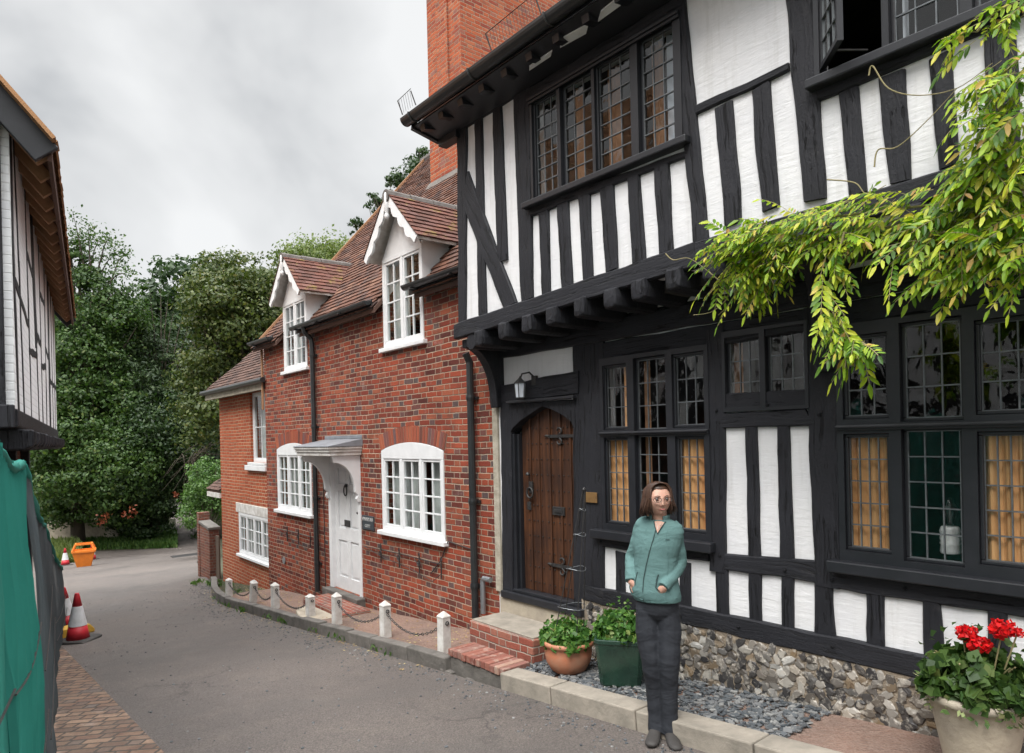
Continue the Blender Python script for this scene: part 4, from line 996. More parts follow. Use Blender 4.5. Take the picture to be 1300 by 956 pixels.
for x in (CX0+.09,CX1-.13):
    P=[(-.001,1.16),(-.05,1.15),(-.07,1.20),(-.045,1.25),(-.085,1.29)]+[(-.085-.30*(1-math.cos(t)),1.29+.42*math.sin(t)) for t in [k*PI/2/10 for k in range(1,11)]]+[(-.40,1.73),(-.42,zb-.001),(-.001,zb-.001)]
    N=len(P); m_=MB(); m_.add([(x,p[0],p[1]) for p in P]+[(x+.06,p[0],p[1]) for p in P],[tuple(range(N-1,-1,-1)),tuple(range(N,2*N))]+[(i,(i+1)%N,(i+1)%N+N,i+N) for i in range(N)])
    m_.build('bracket',M['white'],cn,bevel=.004)
# --- steps of the cottage
m_=MB(); m_.box(d0-.05,d1+.06,-.13,.04,-.29,-.172); m_.build('door_sill',M['kerb'],K,bevel=.012)
# --- roof
upv=Vector((0,math.cos(rad(49)),math.sin(rad(49)))); nrv=Vector((0,-math.sin(rad(49)),math.cos(rad(49))))
X0,X1=-6.72,.46; HR=3.6/math.cos(rad(49)); ey=-.13; ez=RZ+ey*TP
m_=MB()
xs=[X0,DM[1][0],DM[1][1],DM[0][0],DM[0][1],X1]
for i,(a,b) in enumerate(zip(xs,xs[1:])):
    y0=ey if i%2==0 else .50
    z0=RZ+y0*TP; z3=RZ+3.6*TP
    m_.add([(a,y0,z0),(b,y0,z0),(b,3.6,z3),(a,3.6,z3),(a,y0,z0-.07),(b,y0,z0-.07),(b,3.6,z3-.07),(a,3.6,z3-.07)],[(0,1,2,3),(7,6,5,4),(4,5,1,0),(1,5,6,2),(0,3,7,4)])
m_.poly([(X0,3.6,z3),(X1,3.6,z3),(X1,7.35,RZ-.15),(X0,7.35,RZ-.15)])
rf=m_.build('roof',M['tile_dark'],K)
m_=MB()
def mk(x,u):
    X=X0-.03+x; yy=ey+u*math.cos(rad(49))
    return any(d[0]-.02<X<d[1]+.02 and yy<.5 for d in DM)
tile_field(m_,(X0-.03,ey-.02,ez-.01),(1,0,0),upv,nrv,X1-X0+.03,HR+.15,mask=mk)
m_.build('roof_tiles',M['tile'],rf,uv=False)
m_=MB(); 
for k in range(24):
    x=X0+.3*k; m_.tube([(x,3.6,z3-.03+U_(-.01,.01)),(x+.295,3.6,z3-.03+U_(-.01,.01))],.11,10)
m_.build('ridge_tile',M['ridge'],rf)
m_=MB(); m_.bar((-6.55,-.03,3.80),(-6.55,-.03,2.6),.04,.03); m_.bar((X0+.16,-.1,3.72),(X0+.16,3.6,3.72+3.7*TP),.03,.16); m_.build('verge_board',M['wood_rafter'],K)
# gutters, broken by the dormers
for a,b in ((X0+.05,DM[1][0]-.16),(DM[1][1]-.12,DM[0][0]-.06),(DM[0][1]-.10,.42)):
    m_=MB(); pr=[(.055*math.cos(t),.055*math.sin(t)) for t in [PI+k*PI/8 for k in range(9)]]; n=9
    m_.add([(a,-.20+p[0],3.80+p[1]) for p in pr]+[(b,-.20+p[0],3.79+p[1]) for p in pr],[(k,k+1,n+k+1,n+k) for k in range(n-1)]+[tuple(range(n)),tuple(range(2*n-1,n-1,-1))])
    m_.box(a,b,-.146,-.13,3.70,3.82); k=a+.2
    while k<b: m_.box(k,k+.025,-.262,-.146,3.73,3.745); k+=.8
    g=m_.build('gutter',M['gutter'],K); so=g.modifiers.new('s','SOLIDIFY'); so.thickness=.005
m_=MB(); m_.tube([(-4.23,-.19,3.76),(-4.23,-.17,3.68),(-4.23,-.07,3.58),(-4.22,-.06,3.5),(-4.21,-.06,-.30)],.036,10)
for z in (3.3,2.2,1.1,.1): m_.lathe([(.042,0),(.045,.03),(.042,.06)],12,(-4.215,-.06,z)); m_.box(-4.27,-4.16,-.03,.0,z+.01,z+.04)
m_.build('downpipe',M['gutter'],K,smooth=False)
m_=MB(); m_.tube([(-.05,-.12,2.90),(-.05,-.07,2.8),(-.05,-.07,.09)],.040,10)
for z in (2.4,1.3,.4): m_.lathe([(.046,0),(.05,.03),(.046,.06)],12,(-.05,-.07,z)); m_.box(-.11,.01,-.03,.0,z+.01,z+.04)
m_.build('downpipe',M['gutter'],K)
m_=MB(); m_.tube([(.08,-.06,.16),(.08,-.06,.50),(.10,-.06,.53),(.22,-.06,.53)],.028,10); m_.build('waste_pipe',M['galv'],K)
m_=MB(); m_.tube([(-.10,-.01,.79),(-.42,-.02,.82),(-.62,-.02,.84),(-.78,-.02,.60),(-1.0,-.02,.42)],.007,6); m_.build('cable',M['iron'],K)
m_=MB(); m_.tube([(-4.42,-.012,.75),(-4.43,-.012,-.42)],.006,5); m_.tube([(-4.02,-.012,1.5),(-4.03,-.012,-.3)],.006,5); m_.build('cable',M['iron'],K)
m_=MB(); m_.lathe([(.001,0),(.05,.001),(.05,.012),(.001,.012)],14); 
o=m_.build('wall_vent',M['galv'],K,loc=(-5.72,-.012,-.02)); o.rotation_euler=(PI/2,0,0); o.scale=(1.2,1.2,1)
# worn patch of grey and whitish bricks on the left arris
# --- dormers (the second copies the first)
def dormer(x0,x1,z0,z1):
    xc=(x0+x1)/2-.02; zr=5.03; m_=MB(); yb=(z1-RZ)/TP
    # cheeks and gable panel
    m_.prism([(x0+.02,z1),(x1-.02,z1),(xc,zr-.10)],-.012,.03)
    for x,s_ in ((x0+.0,1),(x1-.04,1)):
        m_.add([(x,0,3.80),(x,.0,z1+.04),(x,yb+.1,z1+.04),(x+.04,0,3.80),(x+.04,0,z1+.04),(x+.04,yb+.1,z1+.04)],[(0,1,2),(5,4,3),(1,0,3,4),(2,1,4,5),(0,2,5,3)])
    D=m_.build('dormer',M['white'],K)
    w=casement(D,x0+.002,x1-.002,z0,z1,z1,2,2,4,y=0,arch=False,name='window',sillw=.06)
    ov=.17; e=z1+.02; yr=(zr-RZ)/TP+.12; ye=(e-RZ)/TP+.10; yf=-.17
    xl,xr=x0-ov,x1+ov
    m_=MB()
    for xe in (xl,xr):
        a=[(xe,yf,e),(xc,yf,zr),(xc,yr,zr),(xe,ye,e)]
        m_.add(a+[(p[0],p[1],p[2]-.035) for p in a],[(0,1,2,3),(7,6,5,4),(0,4,5,1),(3,7,4,0)])
    r=m_.build('roof_underside',M['white_old'],D)
    m_=MB()
    for xe,sg in ((xl,-1),(xr,1)):
        up=Vector((xc-xe,0,zr-e)); Hh=up.length; up.normalize()
        nr=Vector((sg*abs(up.z),0,abs(up.x)))
        ln=yr-yf+.05
        def mk2(x,u,sg=sg):
            yy=yf+x; t=u/Hh; zz=e+(zr-e)*t
            return yy>(zz-RZ)/TP+.12
        if sg>0: tile_field(m_,(xe+.01,yf-.02,e-.005),(0,1,0),up,nr,ln,Hh,g=.095,mask=mk2)
        else: tile_field(m_,(xe-.01,yf-.02,e-.005),(0,1,0),up,nr,ln,Hh,g=.095,mask=mk2)
    m_.build('roof_tiles',M['tile_moss'],D,uv=False)
    m_=MB(); k=yf-.03
    while k<yr+.05:
        e2=min(k+.33,yr+.12); m_.tube([(xc,k,zr-.045+U_(-.006,.006)),(xc,e2-.01,zr-.045+U_(-.008,.008))],[.082,.076],10); k+=.33
    m_.build('ridge_tile',M['ridge'],D)
    # scalloped bargeboards and pendant
    for xe,sg in ((xl,-1),(xr,1)):
        m_=MB(); A=Vector((xc,zr+.005)); Bq=Vector((xe,e-.01)); dv=(Bq-A); Ln=dv.length; dv.normalize(); nn=Vector((-dv.y,dv.x)); 
        if nn.y>0: nn=-nn
        N=40; outer=[A+dv*Ln*k/N for k in range(N+1)]; inner=[]
        for k in range(N+1):
            t=k/N; sc=abs(math.sin(t*PI*4.5))
            inner.append(A+dv*Ln*t+nn*(.085+.045*sc*(.15<t<.9)))
        inner[0]=Vector((xc,inner[0].y-.03))
        P=[(p.x,p.y) for p in outer]+[(p.x,p.y) for p in inner[::-1]]
        n=N+1
        m_.add([(p[0],yf-.012,p[1]) for p in P]+[(p[0],yf+.018,p[1]) for p in P],
          [(k,k+1,2*n-2-k,2*n-1-k) for k in range(n-1)]+[(2*n+k,2*n+2*n-1-k,2*n+2*n-2-k,2*n+k+1) for k in range(n-1)]+[(i,2*n+i,2*n+(i+1)%(2*n),(i+1)%(2*n)) for i in range(2*n)])
        m_.build('bargeboard',M['white'],D)
    m_=MB(); m_.lathe([(.018,-.33),(.03,-.31),(.034,-.28),(.02,-.25),(.032,-.23),(.032,-.02),(.018,.0)],12,(xc,yf-.01,zr)); m_.build('finial',M['white'],D,smooth=True)
    return D
D1=dormer(*DM[0])
D2=copy_tree(D1,K); D2.location.x+=DM[1][0]-DM[0][0]; D2.location.z+=.01
D1['label']='white gabled dormer nearest the timber-framed house'; D2['label']='white gabled dormer at the left end of the cottage'
# --- chimney
cx0,cx1,cy0,cy1=-4.36,-3.34,2.25,4.8
m_=MB(); m_.box(cx0,cx1,cy0,cy1,5.2,11.5); m_.box(cx0-.04,cx1+.04,cy0-.04,cy1+.04,11.5,11.62); m_.box(cx0+.35,cx1-.35,cy0-.035,cy0-.001,7.6,11.3)
ch=m_.build('chimney',M['brick_chim'],K)
m_=MB(); 
for k in range(3): m_.lathe([(.13,0),(.15,.05),(.12,.12),(.11,.5),(.13,.52)],16,(cx0+.5,cy0+.4+k*.8,11.62))
m_.build('chimney_pot',M['terracotta'],ch)
m_=MB(); m_.tube([(cx1+.03,cy0+1.0,7.0),(cx1+.04,cy0+1.0,8.3)],.02,6); m_.tube([(cx1+.1,cy0+.9,7.6),(cx1+.1,cy0+.9,8.2)],.06,8); m_.build('aerial_bracket',M['galv'],ch)
m_=MB(); m_.add([(cx0-.05,cy0-.12,RZ+(cy0-.12)*TP+.03),(cx1+.05,cy0-.12,RZ+(cy0-.12)*TP+.03),(cx1+.05,cy0-.001,RZ+cy0*TP+.07),(cx0-.05,cy0-.001,RZ+cy0*TP+.07),(cx0-.05,cy0,RZ+cy0*TP-.1),(cx1+.05,cy0,RZ+cy0*TP-.1)],[(0,1,2,3),(0,3,4),(1,5,2)]); m_.build('flashing',M['kerb'],ch)
# --- lower wing at the left
ex0,ex1,yo=-10.10,-6.52,.22
wl=(-8.86,-7.0,-.29,.56); wu=(-8.02,-7.15,1.62,3.0)
m_=MB(); wall_cells(m_,ex0,ex1-.001,-2.2,3.12,[wl,wu],yo,yo+.22); m_.box(ex0,ex0+.2,yo+.22,4.5,-2.2,3.12); m_.box(ex0+.2,ex1,4.3,4.5,-2.2,3.1)
m_.build('wing_wall',M['brick_new'],K)
m_=MB(); m_.box(ex0+.21,ex1,yo+.225,4.2,1.2,1.25); m_.box(ex0+.21,ex1,2,2.1,-1,3); m_.build('interior',M['dark'],K)
casement(K,wl[0],wl[1],wl[2],wl[3],wl[3],4,2,3,y=yo,arch=False,label='low white window of the brick wing')
m_=MB(); m_.box(wl[0]-.16,wl[1]+.1,yo-.02,yo+.05,wl[3]+.005,wl[3]+.20); m_.build('lintel',M['white_old'],K,bevel=.008)
w=casement(K,wu[0],wu[1],wu[2],wu[3],wu[3],1,2,2,y=yo+.06,arch=False,label='white sash window of the brick wing',sillw=.12)
m_=MB(); m_.box(wu[0]-.22,wu[1]+.1,yo-.07,yo+.06,wu[2]-.16,wu[2]-.06); m_.build('sill',M['white'],K,bevel=.008)
tpw=math.tan(rad(46)); m_=MB(); zt=3.15; e0=yo-.22
m_.add([(ex0-.25,e0,zt),(ex1,e0,zt),(ex1,2.4,zt+(2.4-e0)*tpw),(ex0+2.0,2.4,zt+(2.4-e0)*tpw),(ex0-.25,4.7,zt),(ex1,4.7,zt),(ex0-.25,e0,zt-.05),(ex1,e0,zt-.05),(ex0-.25,4.7,zt-.05),(ex1,4.7,zt-.05)],[(0,1,2,3),(3,2,5,4),(0,3,4),(6,7,1,0),(8,6,0,4),(6,8,9,7)])
rf=m_.build('wing_roof',M['tile_dark'],K)
up=Vector((0,math.cos(rad(46)),math.sin(rad(46)))); nr=Vector((0,-math.sin(rad(46)),math.cos(rad(46)))); m_=MB(); W_=ex1-ex0+.25; HH=(2.4-e0)/math.cos(rad(46))
tile_field(m_,(ex0-.27,e0-.02,zt),(1,0,0),up,nr,W_,HH,mask=lambda x,u: x<u/HH*2.25-.08)
m_.build('roof_tiles',M['tile_dark'],rf,uv=False)
m_=MB(); m_.tube([(ex0-.3,e0-.07,zt-.02),(ex1+.1,e0-.07,zt-.02)],.05,8); m_.box(ex0-.2,ex1,e0-.02,e0,zt-.18,zt-.055); m_.build('gutter',M['gutter'],K)
m_=MB(); m_.bar((ex0-.2,e0-.0,zt-.12),(ex1-.01,e0-.0,zt-.12),.05,.12); m_.build('fascia',M['cream'],K)
# lean-to beyond it
m_=MB(); m_.box(-11.0,ex0,.5,2.6,-2.4,.95); m_.build('lean_to_wall',M['brick_new'],K)
m_=MB(); zt=.95; m_.add([(-11.12,.2,zt),(ex0-.002,.2,zt),(ex0-.002,1.35,zt+.85),(-10.6,1.35,zt+.85),(-11.12,.2,zt-.05),(ex0-.002,.2,zt-.05),(ex0-.002,2.8,zt),(-11.12,2.8,zt)],[(0,1,2,3),(4,5,1,0),(0,3,7),(3,2,6,7)])
lr=m_.build('lean_to_roof',M['tile_dark'],K)
m_=MB(); tile_field(m_,(-11.14,.18,zt),(1,0,0),Vector((0,1.15,.85)).normalized(),Vector((0,-.85,1.15)).normalized(),11.14+ex0,1.4,mask=lambda x,u: x<u*.36-.05); m_.build('roof_tiles',M['tile_dark'],lr,uv=False)
m_=MB(); m_.box(-11.1,ex0-.002,.18,.24,zt-.16,zt-.052); m_.build('fascia',M['white_old'],K)
# --- things on and in front of the cottage
t=rel('slate_sign',B,-2.58,-.001,.885,'small dark slate house sign between the white door and the arched window','sign')
m_=MB(); m_.box(-.165,.165,-.018,0,-.095,.095); m_.build('plate',M['slate'],t,bevel=.004)
def letters(txt,par,size,loc,mat):
    cu=bpy.data.curves.new('lettering','FONT'); cu.body=txt; cu.size=size; cu.align_x='CENTER'; cu.align_y='CENTER'; cu.extrude=.0015
    o=bpy.data.objects.new('tmp',cu); COL.objects.link(o); bpy.context.view_layer.update()
    me=bpy.data.meshes.new_from_object(o.evaluated_get(bpy.context.evaluated_depsgraph_get())); bpy.data.objects.remove(o)
    me.materials.clear(); me.materials.append(mat)
    o=bpy.data.objects.new('lettering',me); COL.objects.link(o); o.parent=par; o.location=loc; o.rotation_euler=(PI/2,0,0); return o
letters('VINNYAH',t,.072,(0,-.0205,.045),M['letter']); letters('COTT',t,.058,(0,-.0205,-.045),M['letter'])
def iron_rack(x0,x1,z,n,label):
    t=rel('wrought_iron_rack',B,x0,-.03,z,label,'iron rack','wrought iron racks on the cottage wall'); Ln=x1-x0; m_=MB()
    m_.tube([(0,0,0),(Ln*.5,0,.012),(Ln,0,0)],.007,5); m_.tube([(0,-.01,0),(Ln*.3,-.01,-.09),(Ln*.62,-.01,-.13),(Ln*.9,-.01,-.22),(Ln,-.01,-.10)],.005,5); m_.build('rail',M['iron'],t)
    for k in range(1,n+1):
        x=Ln*k/n; m_=MB(); m_.tube([(x,-.012,.07),(x,-.012,-.16)],.009,5); m_.tube([(x-.03,-.012,.05),(x,-.012,.09),(x+.02,-.012,.05)],.005,5)
        if k<n:
            m_.tube([(x-.05*math.cos(a)*(1-j/12),-.02,-.03-.05*math.sin(a)*(1-j/12)) for j,a in enumerate([q*.9 for q in range(10)])],.005,5)
            m_.tube([(x-.12,-.014,-.01),(x-.03,-.014,-.05),(x,-.014,-.09)],.005,5)
        m_.build('hook',M['iron'],t)
    return t
iron_rack(-2.66,-.74,.56,4,'black wrought iron rack on bricks below the right arched window')
iron_rack(-5.95,-4.50,.50,3,'black wrought iron rack on bricks below the left arched window')
# white kerb posts and their chains
first=None; PO=[(-.80,0),(-1.93,0),(-3.12,0),(-3.90,0),(-5.13,0),(-6.05,11),(-7.20,0)]
names=['nearest white post, beside the brick steps','white post in front of the right arched window','white post at the right end of the curved door step','short white post at the left end of the curved door step',
 'white post in front of the left arched window','white post leaning to the right','farthest white post, before the brick wing']
tops=[]
for (s,lean),nm,tp in zip(PO,names,(.385,.385,.375,.30,.365,.36,.30)):
    z0=fcz(s,-.72)-.05; h=tp+.05
    if first is None:
        t=empty('kerb_post'); m_=MB(); w=.048
        R=[[(-w*k,-w*k,z),(w*k,-w*k,z),(w*k,w*k,z),(-w*k,w*k,z)] for k,z in ((1.05,-.05),(1,.05),(.97,.335),(1.04,.345),(1.04,.355),(.12,.40))]
        m_.rings(R); m_.build('post',M['white_old'],t,bevel=.005)
        m_=MB(); m_.tube([(.055+.0*math.cos(a),.018*math.cos(a),.29+.018*math.sin(a)) for a in [k*PI/4 for k in range(9)]],.005,5); m_.build('ring',M['iron'],t)
        first=t; c=t
    else: c=copy_tree(first)
    c.location=G.w(s,-.72,z0+.05); c.rotation_euler=(0,rad(lean),G.rot+U_(-.1,.1)); c.scale=(1,1,(h-.05)/.385)
    tag(c,nm,'post','white posts along the kerb'); tops.append(G.w(s+ (.07 if lean else 0),-.72,z0+.05+.28*(h-.05)/.385))
def chain(a,b,sag,label):
    m_=MB(); d=(b-a); n=int(d.length/.040); pts=[a.lerp(b,k/n)-Vector((0,0,sag*4*(k/n)*(1-k/n))) for k in range(n+1)]
    for k in range(n):
        p,q=pts[k],pts[k+1]; ax=(q-p).normalized(); sd=ax.cross(Vector((0,0,1))).normalized(); 
        if k%2: sd=ax.cross(sd)
        c=(p+q)/2; m_.tube([c+ax*.024*math.cos(t)+sd*.012*math.sin(t) for t in [j*PI/4 for j in range(9)]],.0045,4,cap=False)
    tag(m_.build('chain',M['iron'],uv=False),label,'chain','black chains between the white posts')
cl=['black chain hanging between the post by the steps and the next one','black chain between the arched window post and the step post',None,'black chain dipping to the gravel left of the curved step','black chain reaching the leaning white post','black chain between the leaning and the farthest post']
for k,l in enumerate(cl):
    if l: chain(tops[k]-Vector((0,0,.0)),tops[k+1],.17,l)
# steps before the cottage door
t=rel('door_step',B,-3.32,-.3,-.5,'worn curved stone step and slab before the white cottage door','step')
m_=MB(); m_.box(-.34,.98,-.22,.18,.02,.275); m_.build('slab',M['terr_stone'] if 'terr_stone' in M else M['brick_step'],t,bevel=.02)
m_=MB(); P=[(-.05,-.225),(.0,-.42)]+[(.12+1.05*k/8,-.50-.10*math.sin(PI*k/8)) for k in range(9)]+[(1.22,-.30),(1.15,-.225)]
N=len(P); m_.add([(p[0],p[1],-.12) for p in P]+[(p[0],p[1],.23) for p in P],[tuple(range(N-1,-1,-1)),tuple(range(N,2*N))]+[(i,(i+1)%N,(i+1)%N+N,i+N) for i in range(N)]); m_.build('curved_step',M['stone'],t,bevel=.018)
# brick steps of the timber house
t=rel('brick_steps',G,-.27,-.5,-.1,'broad brick and stone steps leading up to the oak door','steps')
m_=MB(); m_.box(-.46,.47,.03,.46,.0,.325); m_.build('landing',M['brick_step'],t,bevel=.012)
m_=MB(); m_.box(-.44,.45,.055,.455,.3255,.34); m_.build('cement_top',M['paver'],t,bevel=.006)
m_=MB(); m_.box(-.30,.50,-.31,.028,-.08,.095); m_.build('lower_step',M['kerb'],t,bevel=.012)
m_=MB()
for k in range(12): x=-.31+k*.068; m_.box(x,x+.062,-.325+U_(-.006,.006),-.03,.096,.158+U_(0,.006))
m_.build('tread_bricks',M['stepb'] if 'stepb' in M else island_mat('tread_bricks',[(0,(.20,.075,.06)),(.5,(.32,.12,.085)),(.8,(.24,.12,.10)),(1,(.40,.24,.18))],.85,.6,40,(12,.5,.65,.5,(.42,.36,.30))),t,bevel=.007)
m_=MB()
for _ in range(40): 
    x=U_(-.7,.6); m_.box(x,x+U_(.04,.1),-.36+U_(-.02,.03),-.31,-.14,-.10+U_(0,.08))
m_.build('rubble',M['kerb'],t,bevel=.01)
# garden wall with gate beyond the wing
t=rel('garden_wall',B,-11.55,.32,-1.75,'low brick garden wall with stone coping beyond the brick wing','wall')
m_=MB(); m_.prism([(-.40,-.6),(.42,-.6),(.42,1.72),(-.40,1.82)],-.10,.12); m_.build('wall',M['brick_garden'],t)
m_=MB(); m_.prism([(-.40,1.822),(.45,1.722),(.45,1.79),(-.40,1.89)],-.13,.15); m_.build('coping',M['kerb'],t,bevel=.01)
m_=MB(); m_.box(-.58,-.405,-.12,.14,-.6,2.08); m_.build('pier',M['brick_garden'],t,bevel=.01)
t=rel('wooden_gate',B,-10.98,.36,-1.7,'brown plank gate between the garden wall and the brick wing','gate')
for k in range(3): m_=MB(); m_.box(-.10+k*.085,-.02+k*.085,-.02,.015,.2,1.55); m_.build('board',M['wood_garden'],t,bevel=.004)
t=rel('plank_fence',B,-12.2,1.3,-1.6,'brown board fence behind the garden wall','fence')
for k in range(12): m_=MB(); m_.box(-1+k*.19,-.82+k*.19,-.012,.012,0,2.15+U_(-.02,.02)); m_.build('board',M['wood_garden'],t,bevel=.004)
m_=MB(); m_.box(-1,1.3,.013,.06,1.7,1.8); m_.box(-1,1.3,.013,.06,.4,.5); m_.build('rail',M['wood_garden'],t)

# ================================================================== HOUSE ON THE LEFT
LH=empty('whitewashed_timber_house',L.w(0,0,0),L.rot+PI)     # local x runs away from the viewer, y inwards
tag(LH,'white painted brick and black timber house at the left edge with open brown rafters','house')
m_=MB(); wall_cells(m_,.0,8.0,2.30,4.62,[],0,.2);
m_.box(7.8,8.0,.2,5.6,2.3,4.62); m_.box(0,.2,.2,5.6,2.3,4.62)
m_.add([(0,.0,4.62),(0,5.6,4.62),(0,2.8,7.9),(.2,.0,4.62),(.2,5.6,4.62),(.2,2.8,7.9)],[(0,1,2),(5,4,3),(0,2,5,3),(1,4,5,2)])
m_.add([(8,.0,4.62),(8,5.6,4.62),(8,2.8,7.9),(7.8,.0,4.62),(7.8,5.6,4.62),(7.8,2.8,7.9)],[(2,1,0),(3,4,5),(0,3,5,2),(1,2,5,4)])
m_.build('wall',M['ghost'],LH)
m_=MB(); m_.box(.4,7.8,.5,5.5,-2.2,2.3); m_.build('ground_floor_wall',M['brick_garden'],LH)
def lst(a,b,w0,w1,nm='stud'):
    w0*=1.5; w1*=1.5;   # (x,z) start and end, widths
    a=Vector(a); b=Vector(b); d=(b-a).normalized(); n=Vector((-d.y,d.x)); timber(nm,LH,a-n*w0/2,a+n*w0/2,b-n*w1/2,b+n*w1/2,-.006,.03,amp=.014,ch=.003)
lst((.30,2.3),(.12,3.4),.10,.10); lst((.12,3.35),(.10,4.6),.10,.10)
for a,b,w in (((.85,2.3),(.62,3.6),.06),((.62,3.55),(.34,4.6),.06),((1.75,2.3),(1.5,4.6),.05),((2.95,2.3),(2.75,3.2),.06),((2.75,3.15),(2.3,4.6),.24),((3.7,2.3),(3.55,4.6),.05),((4.6,2.3),(4.75,4.6),.06),((5.6,2.3),(5.7,4.6),.26),((6.6,2.3),(6.5,4.6),.05),((7.35,2.3),(7.4,4.6),.05)):
    lst(a,b,w,w)
for a,b in (((.24,3.35),(1.6,3.2)),((1.6,2.95),(2.9,3.05)),((2.9,3.3),(3.6,3.25)),((3.6,3.0),(4.7,3.1)),((4.75,3.35),(5.6,3.3)),((5.8,3.0),(7.9,3.05)),((1.6,3.9),(2.3,3.85)),((3.6,3.9),(4.75,3.95))): lst(a,b,.05,.05,'rail')
m_=MB(); m_.box(-.02,8.02,-.02,.25,2.16,2.31); m_.build('bressummer',M['timber'],LH,bevel=.02)
for k in range(16):
    x=.2+.5*k; m_=MB(); R=[]
    for yy,sc,dz in ((-.12,.5,.02),(-.10,.85,.01),(-.04,1,0),(.5,1,0)): R.append([(x+sx*.075*sc+U_(-.006,.006),yy,2.07+sz*.075*sc+dz+U_(-.008,.008)) for sx,sz in ((-1,-1),(0,-1.15),(1,-1),(1,1),(-1,1))])
    m_.rings(R); m_.build('joist',M['timber'],LH,bevel=.01)
for x in (.45,2.6,5.2,7.6): m_=MB(); m_.box(x-.11,x+.11,.38,.499,-2.2,2.15); m_.build('post',M['timber'],LH,bevel=.01)
# near gable: black boards and a window backed by a dark sheet
m_=MB(); m_.box(-.05,-.001,.055,.36,2.16,4.9); m_.box(-.04,-.0015,.361,.509,2.16,4.6); m_.box(-.05,-.001,1.3,1.55,2.16,6.0); m_.box(-.05,-.001,2.7,2.9,2.16,7.6); m_.box(-.06,-.002,0,5.6,4.58,4.78); m_.box(-.06,-.002,0,5.6,2.16,2.34); m_.box(-.055,-.002,.5,1.3,3.35,3.45); m_.build('gable_timber',M['timber'],LH,bevel=.01)
m_=MB(); wall_cells(m_,.51,1.29,3.46,4.57,[(.56,.88,3.55,4.5),(.93,1.22,3.55,4.5)],-.08,-.03); 
m_.v=[(y,x,z) for x,y,z in m_.v]; wg=m_.build('gable_window',M['frame'],LH)
m_=MB(); m_.poly([(-.04,.34,3.55),(-.04,1.22,3.55),(-.04,1.22,4.5),(-.04,.34,4.5)]); m_.build('glass',M['glass'],wg)
m_=MB(); m_.poly([(-.02,.3,3.5),(-.02,1.26,3.5),(-.02,1.26,4.54),(-.02,.3,4.54)]); m_.build('dark_backing',M['dark'],wg)  # dark sheet added behind the glass, standing in for the unlit room
sl=rad(50); tL=math.tan(sl); ye=-.25; ze=4.36; v0=-.14; v1=8.3
m_=MB(); yr_=2.8; zr_=ze+(yr_-ye)*tL
m_.add([(v0,ye,ze),(v1,ye,ze),(v1,yr_,zr_),(v0,yr_,zr_),(v0,ye,ze-.03),(v1,ye,ze-.03),(v1,yr_,zr_-.03),(v0,yr_,zr_-.03),(v1,2*yr_-ye,ze),(v0,2*yr_-ye,ze)],[(3,2,1,0),(4,5,6,7),(0,1,5,4),(0,4,7,3),(1,2,6,5),(3,9,8,2)])
rf=m_.build('roof',M['wood_dark'],LH)
m_=MB(); tile_field(m_,(v0-.05,ye-.05,ze+.0),(1,0,0),Vector((0,math.cos(sl),math.sin(sl))),Vector((0,-math.sin(sl),math.cos(sl))),v1-v0+.1,(yr_-ye)/math.cos(sl),tw=.2,g=.12,th=.02); m_.build('roof_tiles',M['tile_new'],rf,uv=False)
for k in range(20):
    x=.02+.42*k; m_=MB(); m_.bar((x,ye+.03,ze-.085),(x,.35,ze-.085+(.32-ye)*tL),.055,.11); m_.build('rafter',M['wood_rafter'],LH,bevel=.006)
m_=MB(); m_.box(v0,v1,ye-.03,ye-.001,ze-.13,ze+.02); m_.build('fascia',M['tile_dark'],LH)
m_=MB(); m_.bar((v0-.015,ye-.0,ze-.09),(v0-.015,yr_,zr_-.11),.05,.20); m_.build('bargeboard',M['frame'],LH,bevel=.008); m_=MB(); m_.bar((v1,ye,ze-.1),(v1,yr_,zr_-.1),.04,.2); m_.build('bargeboard',M['frame'],LH,bevel=.008)
m_=MB(); m_.bar((v0-.05,ye-.05,ze+.012),(v0-.05,yr_,zr_+.03),.16,.03); m_.build('undercloak',M['tile_new'],LH)

# ================================================================== OPPOSITE HOUSE (seen only in the window panes)
OH=empty('gabled_timber_house',(-7.6,-1.0,0),G.rot+PI)
tag(OH,'black and white timber house across the lane, mirrored in the leaded windows','house')
m_=MB(); m_.box(-5,5,0,5,-.5,5.4); m_.add([(-2.5,-.01,5.4),(2.5,-.01,5.4),(0,-.01,8.3),(-2.5,5,5.4),(2.5,5,5.4),(0,5,8.3)],[(0,1,2),(5,4,3),(1,4,5,2),(0,2,5,3)]); m_.build('wall',M['plaster'],OH)
for x in [-4.9+.62*k for k in range(17)]: m_=MB(); m_.box(x-.08,x+.08,-.04,-.001,0,5.4-.15); m_.build('stud',M['timber'],OH)
for z in (.1,1.9,2.9,5.2): m_=MB(); m_.box(-5,5,-.055,-.0015,z,z+.2); m_.build('rail',M['timber'],OH)
m_=MB(); m_.add([(-5.2,-.4,5.35),(5.2,-.4,5.35),(5.2,2.5,8.4),(-5.2,2.5,8.4),(5.2,5.4,5.35),(-5.2,5.4,5.35)],[(0,1,2,3),(3,2,4,5)]); m_.build('roof',M['tile_dark'],OH)

